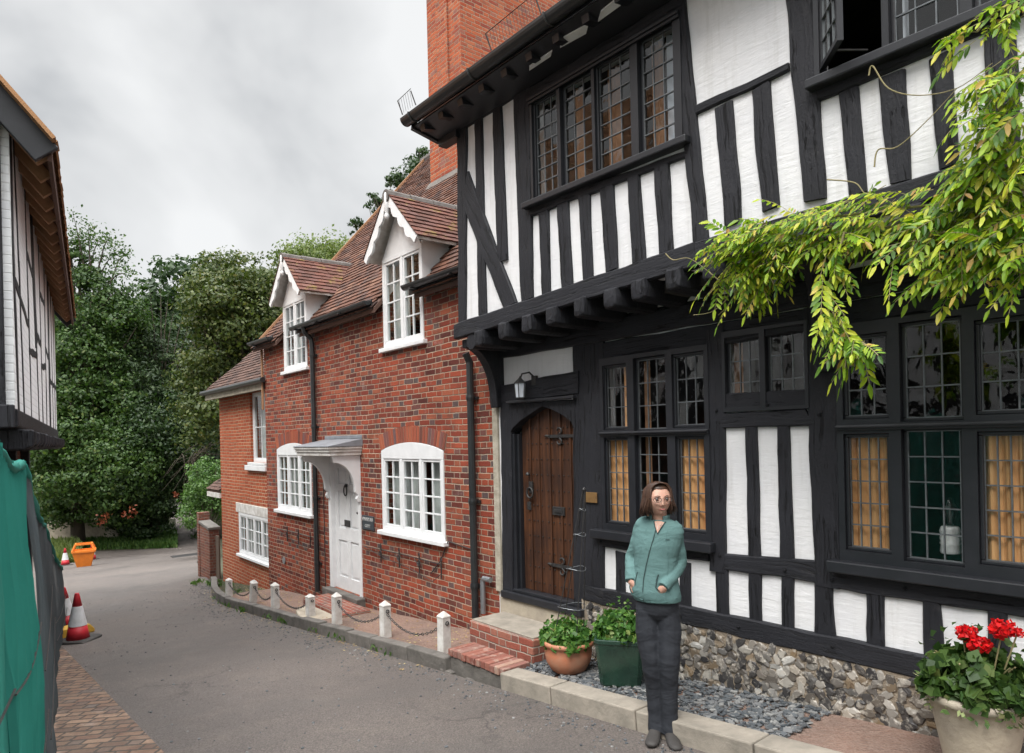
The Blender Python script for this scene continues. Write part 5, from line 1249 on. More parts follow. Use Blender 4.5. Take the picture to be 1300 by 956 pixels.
# ================================================================== STREET THINGS
def gat(px,py):
    lo,hi=1.,120.
    for _ in range(60):
        md=(lo+hi)/2; p=at(px,py,md)
        if p.z>gz(p.x,p.y): lo=md
        else: hi=md
    p=at(px,py,lo); p.z=gz(p.x,p.y); return p
def make_cone():
    t=empty('traffic_cone'); m_=MB()
    r0,r1=.165,.035; R=lambda z: r0+(r1-r0)*(z-.04)/.69
    m_.lathe([(R(.04),.04),(R(.25),.25)],28); m_.build('cone_foot',M['red'],t,smooth=False); m_=MB(); m_.lathe([(R(.55),.55),(R(.72),.72),(.03,.74),(.028,.75)],28); m_.build('cone_tip',M['red'],t,smooth=False)
    m_=MB(); m_.lathe([(R(.24)+.003,.25),(R(.55)+.003,.55)],28); m_.build('reflective_sleeve',M['reflective'],t)
    m_=MB(); m_.prism([(-.24,0),(.24,0),(.24,.035),(.19,.05),(-.19,.05),(-.24,.035)],-.24,.24); m_.build('base',M['rubber'],t,bevel=.012)
    for o in t.children: 
        if o.name.startswith('cone_'): 
            for p in o.data.polygons: p.use_smooth=len(p.vertices)==4
    return t
c0=make_cone()
for i,(px,py,h,lab,lean) in enumerate(((99,814,61,'red and white traffic cone standing nearest, right of the green fence',0),(86,797,52,'red and white traffic cone half hidden behind the nearest one',-4),
        (83,718,22,'small far traffic cone left of the orange bin',0),(117,711,21,'small far traffic cone right of the orange bin',0))):
    c=c0 if i==0 else copy_tree(c0); p=gat(px,py); k=h*p.y/F/.75; c.location=p; c.scale=(k,k,k); c.rotation_euler=(0,rad(lean),U_(0,1)); tag(c,lab,'traffic cone','traffic cones along the left side')
p=gat(107,719); t=empty('orange_bin',p,.5); tag(t,'orange plastic bin standing between two far traffic cones','bin')
k=p.y/F; m_=MB(); w,h,d=11*k,27*k,9*k
m_.rings([[(-w*a,-d*a,z),(w*a,-d*a,z),(w*a,d*a,z),(-w*a,d*a,z)] for a,z in ((.7,0),(1.1,h*.7),(1.12,h*.72))]); m_.build('tub',M['orange'],t,bevel=.03)
m_=MB(); 
for a,b in (((-1,-1),(1,-1)),((1,-1),(1,1)),((1,1),(-1,1)),((-1,1),(-1,-1))): m_.bar((a[0]*w*1.1,a[1]*d*1.1,h*.74),(b[0]*w*1.1,b[1]*d*1.1,h*.74),.06,.08); m_.bar((a[0]*w*1.1,a[1]*d*1.1,h*.74),(a[0]*w*.8,a[1]*d*.8,h*1.06),.05,.05); m_.bar((a[0]*w*.8,a[1]*d*.8,h*1.06),(b[0]*w*.8,b[1]*d*.8,h*1.06),.05,.05)
m_.build('rim',M['orange'],t)
p=gat(84,808); t=empty('ballast_block',p+Vector((0,0,.0)),1.0); tag(t,'worn yellow plastic fence foot on the ground beside the nearest cone','fence foot')
m_=MB(); m_.prism([(-.33,0),(.33,0),(.33,.05),(.26,.13),(-.26,.13),(-.33,.05)],-.11,.11); m_.build('block',M['yellow'],t,bevel=.015)
m_=MB(); m_.lathe([(.05,.131),(.05,.14)],12,(-.1,0,0)); m_.lathe([(.05,.131),(.05,.14)],12,(.1,0,0)); m_.build('socket',M['rubber'],t)
FP=[((-.98,1.0),(-1.56,2.12),2.0,2.0,'net_green','dark green netted fence panel nearest the viewer'),((-1.56,2.12),(-2.40,3.45),2.0,1.97,'net_green','ribbed green netted fence panel, second from the viewer'),
    ((-2.40,3.45),(-5.1,7.5),1.96,1.56,'net_grey','grey netted fence panel sloping down beside the green one'),((-5.1,7.5),(-6.75,10.2),1.55,.85,'net_grey','low grey netted fence panel next to the traffic cones')]
for i,(a,b,ha,hb,mt,lab) in enumerate(FP):
    A=Vector((a[0],a[1],gz(*a))); Bv=Vector((b[0],b[1],gz(*b))); d=(Bv-A); ln=math.hypot(d.x,d.y); th=math.atan2(d.y,d.x)
    t=empty('site_barrier',A,th); tag(t,lab,'fence panel','netted fence panels along the left side')
    dz=d.z; lean=.10
    def q(u,z,o=0): return (ln*u, lean*z/2+o, dz*u+z)
    m_=MB(); 
    m_.tube([q(.01,.02),q(.01,ha)],.024,8); m_.tube([q(.99,.02),q(.99,hb)],.024,8); m_.tube([q(.01,ha),q(.99,hb)],.02,8); m_.tube([q(.01,.15),q(.99,.15)],.018,8); m_.build('frame',M['galv'],t)
    m_=MB(); nx=int(ln/.02); nz=14; rib=.02 if i==1 else .005
    for k in range(nx+1):
        u=k/nx
        for j in range(nz+1):
            w=j/nz; hh=(ha+(hb-ha)*u); sag=-.06*math.sin(PI*u)*(w**4)+.03*noise.noise((u*4+i*9,0,1))*w**4
            z=.06+(hh+.03+sag-.06)*w
            o=-.03+rib*math.sin(u*ln/.055*2*PI)+.05*noise.noise((u*ln*1.2+i*7,z*1.1,3))*(1 if i!=0 else .6)+.012*noise.noise((u*ln*6,z*5,i))
            m_.v.append(q(u,z,o))
    for k in range(nx):
        for j in range(nz): m_.f.append((k*(nz+1)+j,(k+1)*(nz+1)+j,(k+1)*(nz+1)+j+1,k*(nz+1)+j+1)); m_.m.append(0)
    m_.build('netting',M[mt],t,smooth=True,uv=False)
    m_=MB(); m_.tube([Vector(q(k/14,ha+(hb-ha)*k/14+.02-.07*math.sin(PI*k/14)+.01*math.sin(k*2.3),-.04)) for k in range(15)],[.018+.008*math.sin(k*1.7) for k in range(15)],8); m_.build('rolled_edge',M['net_green'],t,smooth=True)
    m_=MB(); 
    for zz,rr in ((1.2,.004),(.75,.004)): m_.tube([Vector(q(k/10,zz*min(ha,hb)/2-.06*math.sin(PI*k/10),-.06)) for k in range(11)],rr,5)
    m_.build('tie_wire',M['iron'],t)
    if i==0:
        m_=MB(); m_.box(-.12,.12,-.22,.22,.0,.12); m_.build('foot',M['rubber'],t,bevel=.02)

# ------------------------------------------------------------------ pots and plants
zb=lambda s: gs(s)+.10
P1=G.w(.60,-.43,zb(.6)); t=empty('terracotta_pot',P1); tag(t,'wide weathered terracotta bowl on slate chippings by the brick steps','plant pot')
m_=MB(); m_.lathe([(.10,0),(.145,.03),(.185,.10),(.197,.17),(.192,.225),(.198,.23),(.214,.238),(.216,.262),(.205,.272),(.188,.266),(.182,.23),(.17,.22)],40); m_.build('bowl',M['terracotta'],t,smooth=True)
m_=MB(); m_.lathe([(.18,.20),(.18,.232),(.001,.24)],24); m_.build('soil',M['soil'],t)
def mound(name,label,P,r,h,z0,n,size,mat,cat='plant',flat=.6):
    t=empty(name,P); tag(t,label,cat)
    d=rng.normal(size=(n,3)); d/=np.linalg.norm(d,axis=1,keepdims=True); d[:,2]=np.abs(d[:,2])*.9-.12
    k=rng.uniform(.55,1.,size=(n,1))**.6
    bump=1+.22*np.sin(d[:,:1]*7+1)*np.cos(d[:,1:2]*6)
    C=d*k*np.array([r,r,h])*bump+np.array([0,0,z0]); Nn=np.cross(d,rng.normal(size=(n,3)))+d*.25
    S=size*rng.uniform(.55,1.25,size=n)
    leaf_mesh('foliage',C,Nn,S,mat,t,wid=.95,fold=.12)
    m_=MB()
    for _ in range(14): a=U_(0,6); m_.tube([(0,0,z0-.05),(r*.4*math.cos(a),r*.4*math.sin(a),z0+h*.3),(r*.7*math.cos(a),r*.7*math.sin(a),z0+h*.6)],.004,5)
    n2_=int(n*.05); d2=rng.normal(size=(n2_,3)); d2/=np.linalg.norm(d2,axis=1,keepdims=True); d2[:,2]=np.abs(d2[:,2])*1.1
    leaf_mesh('outer_foliage',d2*np.array([r,r,h])*rng.uniform(1.0,1.14,size=(n2_,1))+np.array([0,0,z0]),np.cross(d2,rng.normal(size=(n2_,3))),size*rng.uniform(.35,.9,size=n2_),mat,t,wid=.8,fold=.15)
    m_.build('stem',M['twig'],t); return t
mound('leafy_pot_plant','bushy green plant growing in the terracotta bowl',P1,.215,.21,.25,1500,.058,M['leaf_ger'])
P2=G.w(1.12,-.36,zb(1.1)); t=empty('glazed_planter',P2,G.rot+rad(35)); tag(t,'dark green glazed square planter behind the standing woman','planter')
m_=MB(); R=[]
for k,z in ((.80,0),(.84,.02),(1.,.33),(1.04,.335),(1.04,.365),(.95,.37),(.93,.32)):
    w=.185*k; c=.03; R.append([(-w+c,-w,z),(w-c,-w,z),(w,-w+c,z),(w,w-c,z),(w-c,w,z),(-w+c,w,z),(-w,w-c,z),(-w,-w+c,z)])
m_.rings(R); m_.build('box',M['glaze'],t,bevel=.005)
m_=MB(); m_.box(-.165,.165,-.165,.165,.30,.325); m_.build('soil',M['soil'],t)
mound('leafy_planter_plant','taller leafy green plant growing in the dark green planter',P2,.20,.24,.36,1300,.058,M['leaf_ger'])
ap=G.f(741.5,623,-.43); t=empty('obelisk_plant_support',P1+Vector((0,0,.23))); tag(t,'thin black wire obelisk standing in the terracotta bowl','plant support')
zt=ap[1]-P1.z-.23; apx=G.w(ap[0],-.43,0)-G.w(.6,-.43,0); m_=MB()
for a in (0.3,1.9,3.5,5.1): m_.tube([(.14*math.cos(a),.14*math.sin(a),0),(apx.x+.012*math.cos(a),apx.y+.012*math.sin(a),zt)],.0045,5)
m_.lathe([(.012,0),(.016,.012),(.001,.03)],8,(apx.x,apx.y,zt)); m_.build('legs',M['iron'],t)
for f in (.25,.5,.72,.88): 
    m_=MB(); r=.14*(1-f)+.012; m_.tube([(apx.x*f+r*math.cos(a),apx.y*f+r*math.sin(a),zt*f+.01*math.sin(a*2)) for a in [k*2*PI/16 for k in range(17)]],.0022,5); m_.build('wire_ring',M['galv'],t)
# red geranium in a stone pot at the lower right
P3=G.w(3.52,-.42,zb(3.5)); t=empty('stone_pot',P3); tag(t,'pale stone pot holding the red geranium','plant pot')
m_=MB(); m_.lathe([(.14,0),(.15,.04),(.20,.30),(.22,.36),(.235,.37),(.235,.40),(.21,.405),(.20,.36)],32); m_.build('pot',M['stone'],t,smooth=True)
m_=MB(); m_.lathe([(.2,.34),(.001,.36)],20); m_.build('soil',M['soil'],t)
t=mound('red_geranium','dark leaved geranium with bright red flower heads at the right edge',P3,.26,.27,.42,1400,.07,M['leaf_mid'])
n=700; d=rng.normal(size=(n,3)); d/=np.linalg.norm(d,axis=1,keepdims=True); C=d*np.array([.27,.27,.13])*rng.uniform(.7,1.05,size=(n,1))+np.array([0,0,.40]); leaf_mesh('trailing_foliage',C,d+rng.normal(size=(n,3))*.7,.045*rng.uniform(.5,1.2,size=n),M['leaf_var'],t,wid=.5)
for px,py,r in ((1228,804,.052),(1243,818,.056),(1273,798,.062),(1292,803,.030),(1221,800,.03)):
    q=G.f(px,py,-.5); c=G.w(q[0],-.5,q[1])-P3; n=150; d=rng.normal(size=(n,3)); d/=np.linalg.norm(d,axis=1,keepdims=True)
    o=leaf_mesh('flower_head',d*r*rng.uniform(.6,1,size=(n,1))*np.array([1,1,.75])+np.array(c),np.cross(d,rng.normal(size=(n,3)))+d*.3,np.full(n,r*.42),M['petal'],t,wid=.95,fold=.1)
    m_=MB(); m_.tube([(c.x*.5,c.y*.5,.45),(c.x,c.y,c.z)],.004,5); m_.build('flower_stalk',M['twig'],t)
q=G.f(1212,845,-.4); t=empty('plant_stake',G.w(q[0],-.4,zb(3.2))); tag(t,'thin pale cane stuck beside the red geranium','cane'); m_=MB(); m_.tube([(0,0,-.05),(.01,0,.50)],.006,6); m_.build('cane',M['twig'],t)

# ------------------------------------------------------------------ wisteria
WI=empty('wisteria',G.w(3.9,-.12,.2),0); tag(WI,'bright yellow-green wisteria trailing along the jetty of the timber house','climbing plant')
Wo=WI.location
def wp(px,py,v): q=G.f(px,py,v); return G.w(q[0],v,q[1])-Wo
VS=[];FS=[]
def leaflet(c,d,nrm,ln,wd):
    s_=d.cross(nrm).normalized(); n0=len(VS); dr=Vector((0,0,-1))*ln*.18
    for p in (c, c+d*ln*.35+s_*wd*.5+nrm*ln*.03, c+d*ln*.75+s_*wd*.38+dr*.5, c+d*ln+dr, c+d*ln*.75-s_*wd*.38+dr*.5, c+d*ln*.35-s_*wd*.5+nrm*ln*.03, c+d*ln*.5+dr*.25-nrm*ln*.03): VS.append(tuple(p))
    FS.extend([(n0,n0+1,n0+6),(n0+1,n0+2,n0+6),(n0+2,n0+3,n0+6),(n0+3,n0+4,n0+6),(n0+4,n0+5,n0+6),(n0+5,n0,n0+6)])
RS=MB()
def compound(c,d,ln,npair,lf):
    d=d.normalized(); nrm=Vector((G.i[0]*-1*.55+U_(-.5,.5),G.i[1]*-1*.55+U_(-.5,.5),.65+U_(-.35,.35))).normalized()
    side=d.cross(nrm).normalized(); nrm=side.cross(d).normalized(); pts=[]
    for k in range(npair*1+1):
        t=k/npair; p=c+d*ln*t+Vector((0,0,-.22*ln*t*t)); pts.append(p)
        if k and k<npair:
            dd=(d+Vector((0,0,-.5*t))).normalized(); L_=lf*(1-.25*abs(t-.5))*U_(.85,1.1)
            for s_ in (1,-1): leaflet(p,(dd*.62+side*s_*.80+Vector((0,0,-.12+U_(-.15,.15)))).normalized(),nrm,L_,L_*.36)
    leaflet(pts[-1],(d+Vector((0,0,-.7))).normalized(),nrm,lf*1.1,lf*.4)
    RS.tube(pts,.0016,3,cap=False)
ax=Vector((G.e[0],G.e[1],0)); out=Vector((-G.i[0],-G.i[1],0)); DN=Vector((0,0,-1))
SP=[([(1330,232),(1240,250),(1150,262),(1060,272),(990,288),(945,303),(925,318)],-.72,.085,165,(-.9,.25,-.05)),
    ([(1330,262),(1240,278),(1150,285),(1060,296),(980,312),(945,325)],-.66,.09,120,(-.7,.35,-.3)),
    ([(1000,310),(975,340),(960,360)],-.62,.09,60,(-.3,.2,-.9)),([(950,315),(925,340),(915,355)],-.66,.05,12,(-.3,.2,-1)),
    ([(1075,290),(1055,335),(1045,375),(1060,400),(1078,422),(1098,438)],-.80,.035,38,(.1,.3,-1)),
    ([(1330,280),(1260,290),(1190,300),(1150,315)],-.74,.10,60,(-.7,.3,-.3)),([(1330,320),(1280,325),(1240,335),(1200,345)],-.74,.08,36,(-.6,.3,-.4)),
    ([(1330,60),(1285,110),(1262,160),(1250,215)],-.80,.09,48,(-.5,.4,-.6)),([(1330,150),(1290,190),(1270,235)],-.76,.12,55,(-.5,.4,-.5)),
    ([(1335,-10),(1300,8),(1265,20),(1235,38)],-.78,.045,18,(-.8,.3,-.3)),([(1310,60),(1265,100),(1238,130)],-.80,.05,14,(-.8,.3,-.5)),
    ([(1280,170),(1255,200),(1228,215)],-.78,.045,12,(-.8,.3,-.4)),([(1320,340),(1295,345)],-.72,.03,5,(-.3,.3,-1))]
for pts,v,sp,n,dr in SP:
    W3=[wp(x,y,v) for x,y in pts]; RS.tube([p+Vector((U_(-.02,.02),U_(-.02,.02),U_(-.02,.02))) for p in W3],.006,6)
    for _ in range(n):
        t=U_(0,len(W3)-1.001); k=int(t); gg=lambda q: max(-1.5*q,min(1.5*q,random.gauss(0,q))); c=W3[k].lerp(W3[k+1],t-k)+Vector((gg(sp*.6),gg(sp*.6),gg(sp*.55)))
        d=ax*(dr[0]+random.gauss(0,.55))+out*(dr[1]+random.gauss(0,.35))+Vector((0,0,1))*(dr[2]*.8+random.gauss(0,.35))
        q_=U_(.6,1.15); compound(c,d,U_(.13,.20)*q_,random.choice((5,6,6,7)),U_(.045,.066)*q_)
me=bpy.data.meshes.new('foliage'); me.from_pydata(VS,[],FS); me.materials.append(M['leaf_wist']); o=bpy.data.objects.new('foliage',me); COL.objects.link(o); o.parent=WI
for pts,v in (([(1103,96),(1108,84),(1128,112),(1165,121),(1215,112),(1260,80)],-.60),([(1110,212),(1115,190),(1140,186),(1180,150),(1215,112)],-.58),([(1050,228),(1085,232),(1100,246),(1125,235)],-.57),([(845,322),(855,330),(875,328),(900,345)],-.56),([(900,345),(925,372),(905,395),(880,400)],-.62),([(940,345),(930,380),(912,400)],-.64),([(1300,200),(1260,165),(1268,140),(1240,100)],-.7)):
    P_=[wp(x,y,v) for x,y in pts]; Q_=[]
    for i_ in range(len(P_)-1):
        p0,p1,p2,p3=P_[max(i_-1,0)],P_[i_],P_[i_+1],P_[min(i_+2,len(P_)-1)]
        for k_ in range(6):
            t=k_/6; Q_.append(.5*((2*p1)+(p2-p0)*t+(2*p0-5*p1+4*p2-p3)*t*t+(3*p1-p0-3*p2+p3)*t**3))
    Q_.append(P_[-1]); RS.tube(Q_,[.0045-.003*i_/len(Q_) for i_ in range(len(Q_))],6)
RS.build('stems',M['twig'],WI,uv=False)
m_=MB(); m_.tube([(0,0,-.2),(.05,-.02,1.2),(.02,.0,2.4),(0,-.25,2.9)]+[wp(1330,270,-.6),wp(1200,285,-.58),wp(1060,300,-.56),wp(960,320,-.56)],[.05,.042,.035,.03,.024,.02,.014,.008],10); m_.build('trunk',M['bark'],WI,smooth=True)

# ================================================================== THE WOMAN
fx=at(832,560,4.38); PZ=gz(fx.x,fx.y); SC=198.0
PR=empty('person',(fx.x,fx.y,PZ),-math.atan2(fx.x,fx.y))
tag(PR,'woman in teal fleece jacket and dark trousers, brown bob, glasses, hands in pockets','person')
def pp(px,py,y=0): return Vector(((px-832+.023*(935-py))/SC, y, (935-py)/SC))
def ell(c,rx,ry,yaw=0,n=20,tilt=None,ns=0,seed=0):
    out=[]; cy,sy=math.cos(yaw),math.sin(yaw)
    for k in range(n):
        a=2*PI*k/n; f=1+ns*noise.noise((math.cos(a)*1.5+seed,math.sin(a)*1.5,c[2]*9+seed))
        x,y=rx*math.cos(a)*f,ry*math.sin(a)*f
        out.append((c[0]+x*cy-y*sy, c[1]+x*sy+y*cy, c[2]))
    return out
def limb(mb,pts,rad_,seg=16,ns=0,fr=28,seed=0):
    """tapering limb through pts with a rounded cross-section and cloth wrinkles"""
    P=[Vector(p) for p in pts]; Q=[]; Rr=[]
    for i in range(len(P)-1):
        m=8
        for k in range(m+(i==len(P)-2)):
            t=k/m; p0=P[max(i-1,0)]; p1=P[i]; p2=P[i+1]; p3=P[min(i+2,len(P)-1)]
            Q.append(.5*((2*p1)+(p2-p0)*t+(2*p0-5*p1+4*p2-p3)*t*t+(3*p1-p0-3*p2+p3)*t**3)); Rr.append(rad_[i]+(rad_[i+1]-rad_[i])*t)
    ln=0; R=[]; pxv=None
    for i,c in enumerate(Q):
        if i: ln+=(Q[i]-Q[i-1]).length
        d=(Q[min(i+1,len(Q)-1)]-Q[max(i-1,0)]).normalized()
        x=d.cross(Vector((0,-1,.2))) if pxv is None else pxv-d*pxv.dot(d)
        x.normalize(); pxv=x; y=d.cross(x); ring=[]
        for k in range(seg):
            a=2*PI*k/seg; w=ns*(math.sin(ln*fr*2*PI+2.6*math.sin(a+seed)+seed+3*noise.noise((ln*5,seed,a)))*.35+1.5*noise.noise((ln*15+seed,math.cos(a)*1.6,math.sin(a)*1.6)))
            ring.append(tuple(c+x*math.cos(a)*Rr[i]*(1+w)+y*math.sin(a)*Rr[i]*(1+w)))
        R.append(ring)
    mb.rings(R)
def remesh(o,vs,smooth=2):
    r=o.modifiers.new('r','REMESH'); r.mode='VOXEL'; r.voxel_size=vs; r.use_smooth_shade=True
    if smooth: s_=o.modifiers.new('s','SMOOTH'); s_.iterations=smooth; s_.factor=.5
# head surface
HC=pp(827,630,-.02); HY=rad(17)          # looks towards the right of the picture
def headpt(x,y,z):
    c,s_=math.cos(HY),math.sin(HY); x*=1.03; return (HC.x+x*c-y*s_, HC.y+x*s_+y*c, HC.z+z*.91)
def face_off(x,z):
    g=lambda cx,cz,sx,sz: math.exp(-((x-cx)/sx)**2-((z-cz)/sz)**2)
    o=0
    o+=.020*g(0,-.030,.010,.014)+.013*g(0,-.008,.0075,.022)+.006*g(-.013,-.036,.007,.007)+.006*g(.013,-.036,.007,.007)
    o-=.009*g(-.031,.008,.015,.011)+.009*g(.031,.008,.015,.011)
    o+=.006*g(-.036,-.022,.016,.014)+.006*g(.036,-.022,.016,.014)
    o+=.006*g(0,-.060,.019,.006)+.005*g(0,-.068,.016,.006)-.004*g(0,-.064,.022,.002)+.009*g(0,-.092,.016,.014)-.003*g(0,-.078,.016,.005)
    o+=.005*g(-.03,.026,.016,.006)+.005*g(.03,.026,.016,.006)
    return o
m_=MB(); NU,NV=72,60; R=[]
for j in range(1,NV):
    ph=PI*j/NV; ring=[]; z=.112*math.cos(ph)
    for i in range(NU):
        th=2*PI*i/NU; rx=.074*math.sin(ph); ry=.094*math.sin(ph)
        if z<0: t=(-z/.112)**1.6; rx*=1-.22*t; ry*=1-.10*t
        x=rx*math.cos(th); y=ry*math.sin(th)
        if y>0 and z<0: y*=1-.45*(-z/.112)
        if y<0:
            fl=1-.12*abs(math.sin(th))**4; y=y*fl
            y-=face_off(x,z)*min(1,(-math.sin(th))*1.6)
        ring.append(headpt(x,y,z))
    R.append(ring)
m_.rings(R)
m_.tube([tuple(pp(828,644,.01)),tuple(pp(829,655,.015)),tuple(pp(829,670,.03))],[.050,.050,.062],20)
for sx in (-1,1): m_.tube([headpt(sx*.073,.012,.02),headpt(sx*.080,.016,.0),headpt(sx*.074,.008,-.032)],[.010,.013,.007],8)
# trunk, arms and legs under the clothes
TY=rad(-18)
m_.rings([ell(pp(px,py,.02),rx/SC,ry,TY) for px,py,rx,ry in ((829,668,24,.07),(827,680,29,.085),(825,710,24,.085),(825,735,23,.085),(826,760,23,.088),(826,776,20,.08))])
SHL,ELL,WRL=pp(846,670,.02),pp(853,713,.03),pp(835,737,-.105)
SHR,ELR,WRR=pp(808,666,.06),pp(794,709,.10),pp(793,735,-.01)
limb(m_,[SHL,ELL,WRL],[.042,.034,.024]); limb(m_,[SHR,ELR,WRR],[.042,.034,.024])
limb(m_,[pp(815,775,.02),pp(819,840,.0),pp(822,870,.03),pp(825,930,.035)],[.058,.042,.038,.032]); limb(m_,[pp(838,775,.02),pp(840,840,-.015),pp(840,870,.0),pp(841,930,.0)],[.058,.042,.038,.032])
# hands: palm, four fingers sliding into the pocket, thumb outside
for W_,dv,sd in ((WRL,Vector((-.62,.50,-.55)),1),(WRR,Vector((.80,.05,-.6)),-1)):
    d=dv.normalized(); n_=Vector((0,-1,0)); s_=d.cross(n_).normalized()
    m_.tube([W_-d*.01,W_+d*.03,W_+d*.07,W_+d*.085],[.022,.030,.032,.022],12)
    for k,(o_,l_) in enumerate(((-.026,.062),(-.009,.072),(.009,.068),(.026,.052))):
        a=W_+d*.075+s_*o_; m_.tube([a,a+d*l_*.45+Vector((0,-.006,0)),a+d*l_*.8+Vector((0,.004,0)),a+d*l_+Vector((0,.012,0))],[.0095,.009,.008,.005],8)
    a=W_+d*.02-s_*sd*.024; m_.tube([a,a+d*.03-s_*sd*.02+n_*.012,a+d*.062-s_*sd*.022+n_*.014],[.012,.0105,.007],8)
body=m_.build('body',M['skin'],PR,smooth=True,uv=False); remesh(body,.0042,1)
m_=MB()
for sx in (-1,1): m_.lathe([(.001,-.011),(.008,-.008),(.011,0),(.008,.008),(.001,.011)],14,headpt(sx*.031,-.0745,.006))
m_.build('eye',M['eye'],PR,smooth=True,uv=False)
m_=MB()
for sx in (-1,1): m_.lathe([(.001,-.004),(.0055,-.0025),(.0075,0),(.0055,.0025),(.001,.004)],12,headpt(sx*.031+.002,-.0805,.006))
m_.build('iris',M['iris'],PR,smooth=True,uv=False)
m_=MB(); m_.tube([headpt(-.022,-.083,-.064),headpt(-.008,-.0915,-.0615),headpt(0,-.092,-.0625),headpt(.008,-.0915,-.0615),headpt(.022,-.083,-.064)],[.002,.0042,.0038,.0042,.002],8); m_.build('mouth',M['lip'],PR,smooth=True,uv=False)
m_=MB()
for sx in (-1,1): m_.tube([headpt(sx*(.012+.034*k/6),-.090+.012*(k/6)**2,.026+.006*math.sin(PI*k/6)) for k in range(7)],[.0012,.0026,.0028,.0026,.002,.0015,.001],6)
m_.build('eyebrow',M['hair'],PR,smooth=True,uv=False)
m_=MB()
for sx in (-1,1):
    m_.tube([headpt(sx*.033+.024*math.cos(a),-.100+.010*abs((sx*.033+.024*math.cos(a))/.057)**2,.005+.0165*math.sin(a)) for a in [k*2*PI/20 for k in range(21)]],.0019,6)
    m_.tube([headpt(sx*.057,-.092,.010),headpt(sx*.076,-.05,.012),headpt(sx*.082,.01,.008)],.0015,5)
m_.tube([headpt(-.010,-.099,.010),headpt(0,-.103,.013),headpt(.010,-.099,.010)],.0016,6); m_.build('glasses',M['iris'],PR,smooth=True,uv=False)
# hair: locks falling from the parting
m_=MB(); rh=random.Random(5)
m_.rings([[headpt(.079*s_*math.cos(a)*1.0,.012+.096*s_*math.sin(a)*(1 if math.sin(a)>0 else .86),z) for a in [k*2*PI/28 for k in range(28)]] for s_,z in ((.30,.118),(.62,.110),(.84,.090),(.97,.060))]+
        [[headpt(.080*math.cos(a),.030+.080*max(math.sin(a),-.35),z) for a in [k*2*PI/28 for k in range(28)]] for z in (.04,.0,-.05,-.075)])
for k in range(300):
    a=rh.uniform(-PI*.735,PI*.735); sgn=1 if a>0 else -1      # 0 = back of the head
    ca,sa=math.sin(a),math.cos(a); ln=rh.uniform(-.108,-.062)-.010*abs(ca); rr=rh.uniform(.96,1.08); top=(rh.uniform(-.012,.004),rh.uniform(-.055,.03)-.02*(abs(a)>1.8),.122)
    wv=rh.uniform(-.014,.014); bx=.081*ca*rr; by=.012+.092*sa*rr
    pts=[headpt(*top),headpt(bx*.55,top[1]*.45+by*.55,.108),headpt(bx*.92,by*.93,.068),headpt(bx*1.03,by*1.0,.015),headpt(bx*1.09+wv,by*1.03,-.04),headpt(bx*(1.10+rh.uniform(-.1,.12))+wv*2,by*(.98+rh.uniform(-.06,.08)),ln)]
    m_.tube(pts,[.003,.006,.0075,.0075,.006,.0012],5)
m_.build('hair',M['hair'],PR,smooth=True,uv=False)
# fleece jacket
m_=MB(); T=[(828,656,15,.060),(828,659,22,.068),(829,663,28.5,.076),(828,671,32,.090),(825,688,31,.102),(824,702,28,.103),(823,718,28,.104),(822,733,31,.112),(822,745,33,.120),(824,753,32.5,.120),(826,759,30,.112)]
R=[]
for i,(px,py,rx,ry) in enumerate(T): R.append(ell(pp(px,py,.015),rx/SC,ry,TY,28,ns=.03 if i>3 else 0,seed=4))
m_.rings(R)
limb(m_,[pp(842,664,.02),SHL+Vector((.0,0,.0)),ELL.lerp(SHL,.45)+Vector((.006,0,0)),ELL,ELL.lerp(WRL,.55),WRL+Vector((-.012,-.004,-.004))],[.048,.055,.048,.046,.043,.039],ns=.07,fr=14)
limb(m_,[pp(816,662,.04),SHR,ELR.lerp(SHR,.45),ELR,ELR.lerp(WRR,.55),WRR],[.048,.056,.049,.047,.044,.039],ns=.08,fr=16,seed=2)
j=m_.build('jacket',M['fleece'],PR,smooth=True,uv=False); remesh(j,.0055,2)
m_=MB(); cR_=[]
for z,r,ry_,o in ((662,.074,.066,0),(657,.068,.062,0),(652,.064,.060,-.004),(649,.066,.062,-.006)): cR_.append([tuple(pp(828.5,z,.012)+Vector((r*math.cos(a),ry_*math.sin(a)*1.05,.012*math.sin(a)))) for a in [rad(-90+TY*57.3)+rad(38)+k*rad(284)/26 for k in range(27)]])
n=27; vs=[q for r in cR_ for q in r]; m_.add(vs,[(i*n+k,i*n+k+1,(i+1)*n+k+1,(i+1)*n+k) for i in range(3) for k in range(n-1)])
o=m_.build('collar',M['fleece'],PR,smooth=True,uv=False); so=o.modifiers.new('s','SOLIDIFY'); so.thickness=.007
def front(px,py,extra=.004):
    # point on the jacket front at this height
    for (p1,y1,r1,d1),(p2,y2,r2,d2) in zip(T,T[1:]):
        if y1<=py<=y2:
            t=(py-y1)/(y2-y1); cx=p1+(p2-p1)*t; rx=(r1+(r2-r1)*t)/SC; ry=d1+(d2-d1)*t; break
    else: cx,rx,ry=826,.15,.112
    c=pp(cx,py,.015); x=pp(px,py).x-c.x; best=None
    for k in range(200):
        a=PI+PI*k/199; X=rx*math.cos(a)*math.cos(TY)-ry*math.sin(a)*math.sin(TY); Yv=rx*math.cos(a)*math.sin(TY)+ry*math.sin(a)*math.cos(TY)
        if best is None or abs(X-x)<best[0]: best=(abs(X-x),Yv)
    return Vector((c.x+x,c.y+best[1]-extra,c.z))
m_=MB(); m_.tube([front(px,py) for px,py in ((824,667),(821,678),(816,695),(812,712),(809,728),(808,742),(809,757))],.0032,6); m_.build('zip',M['fleece_dark'],PR,uv=False)
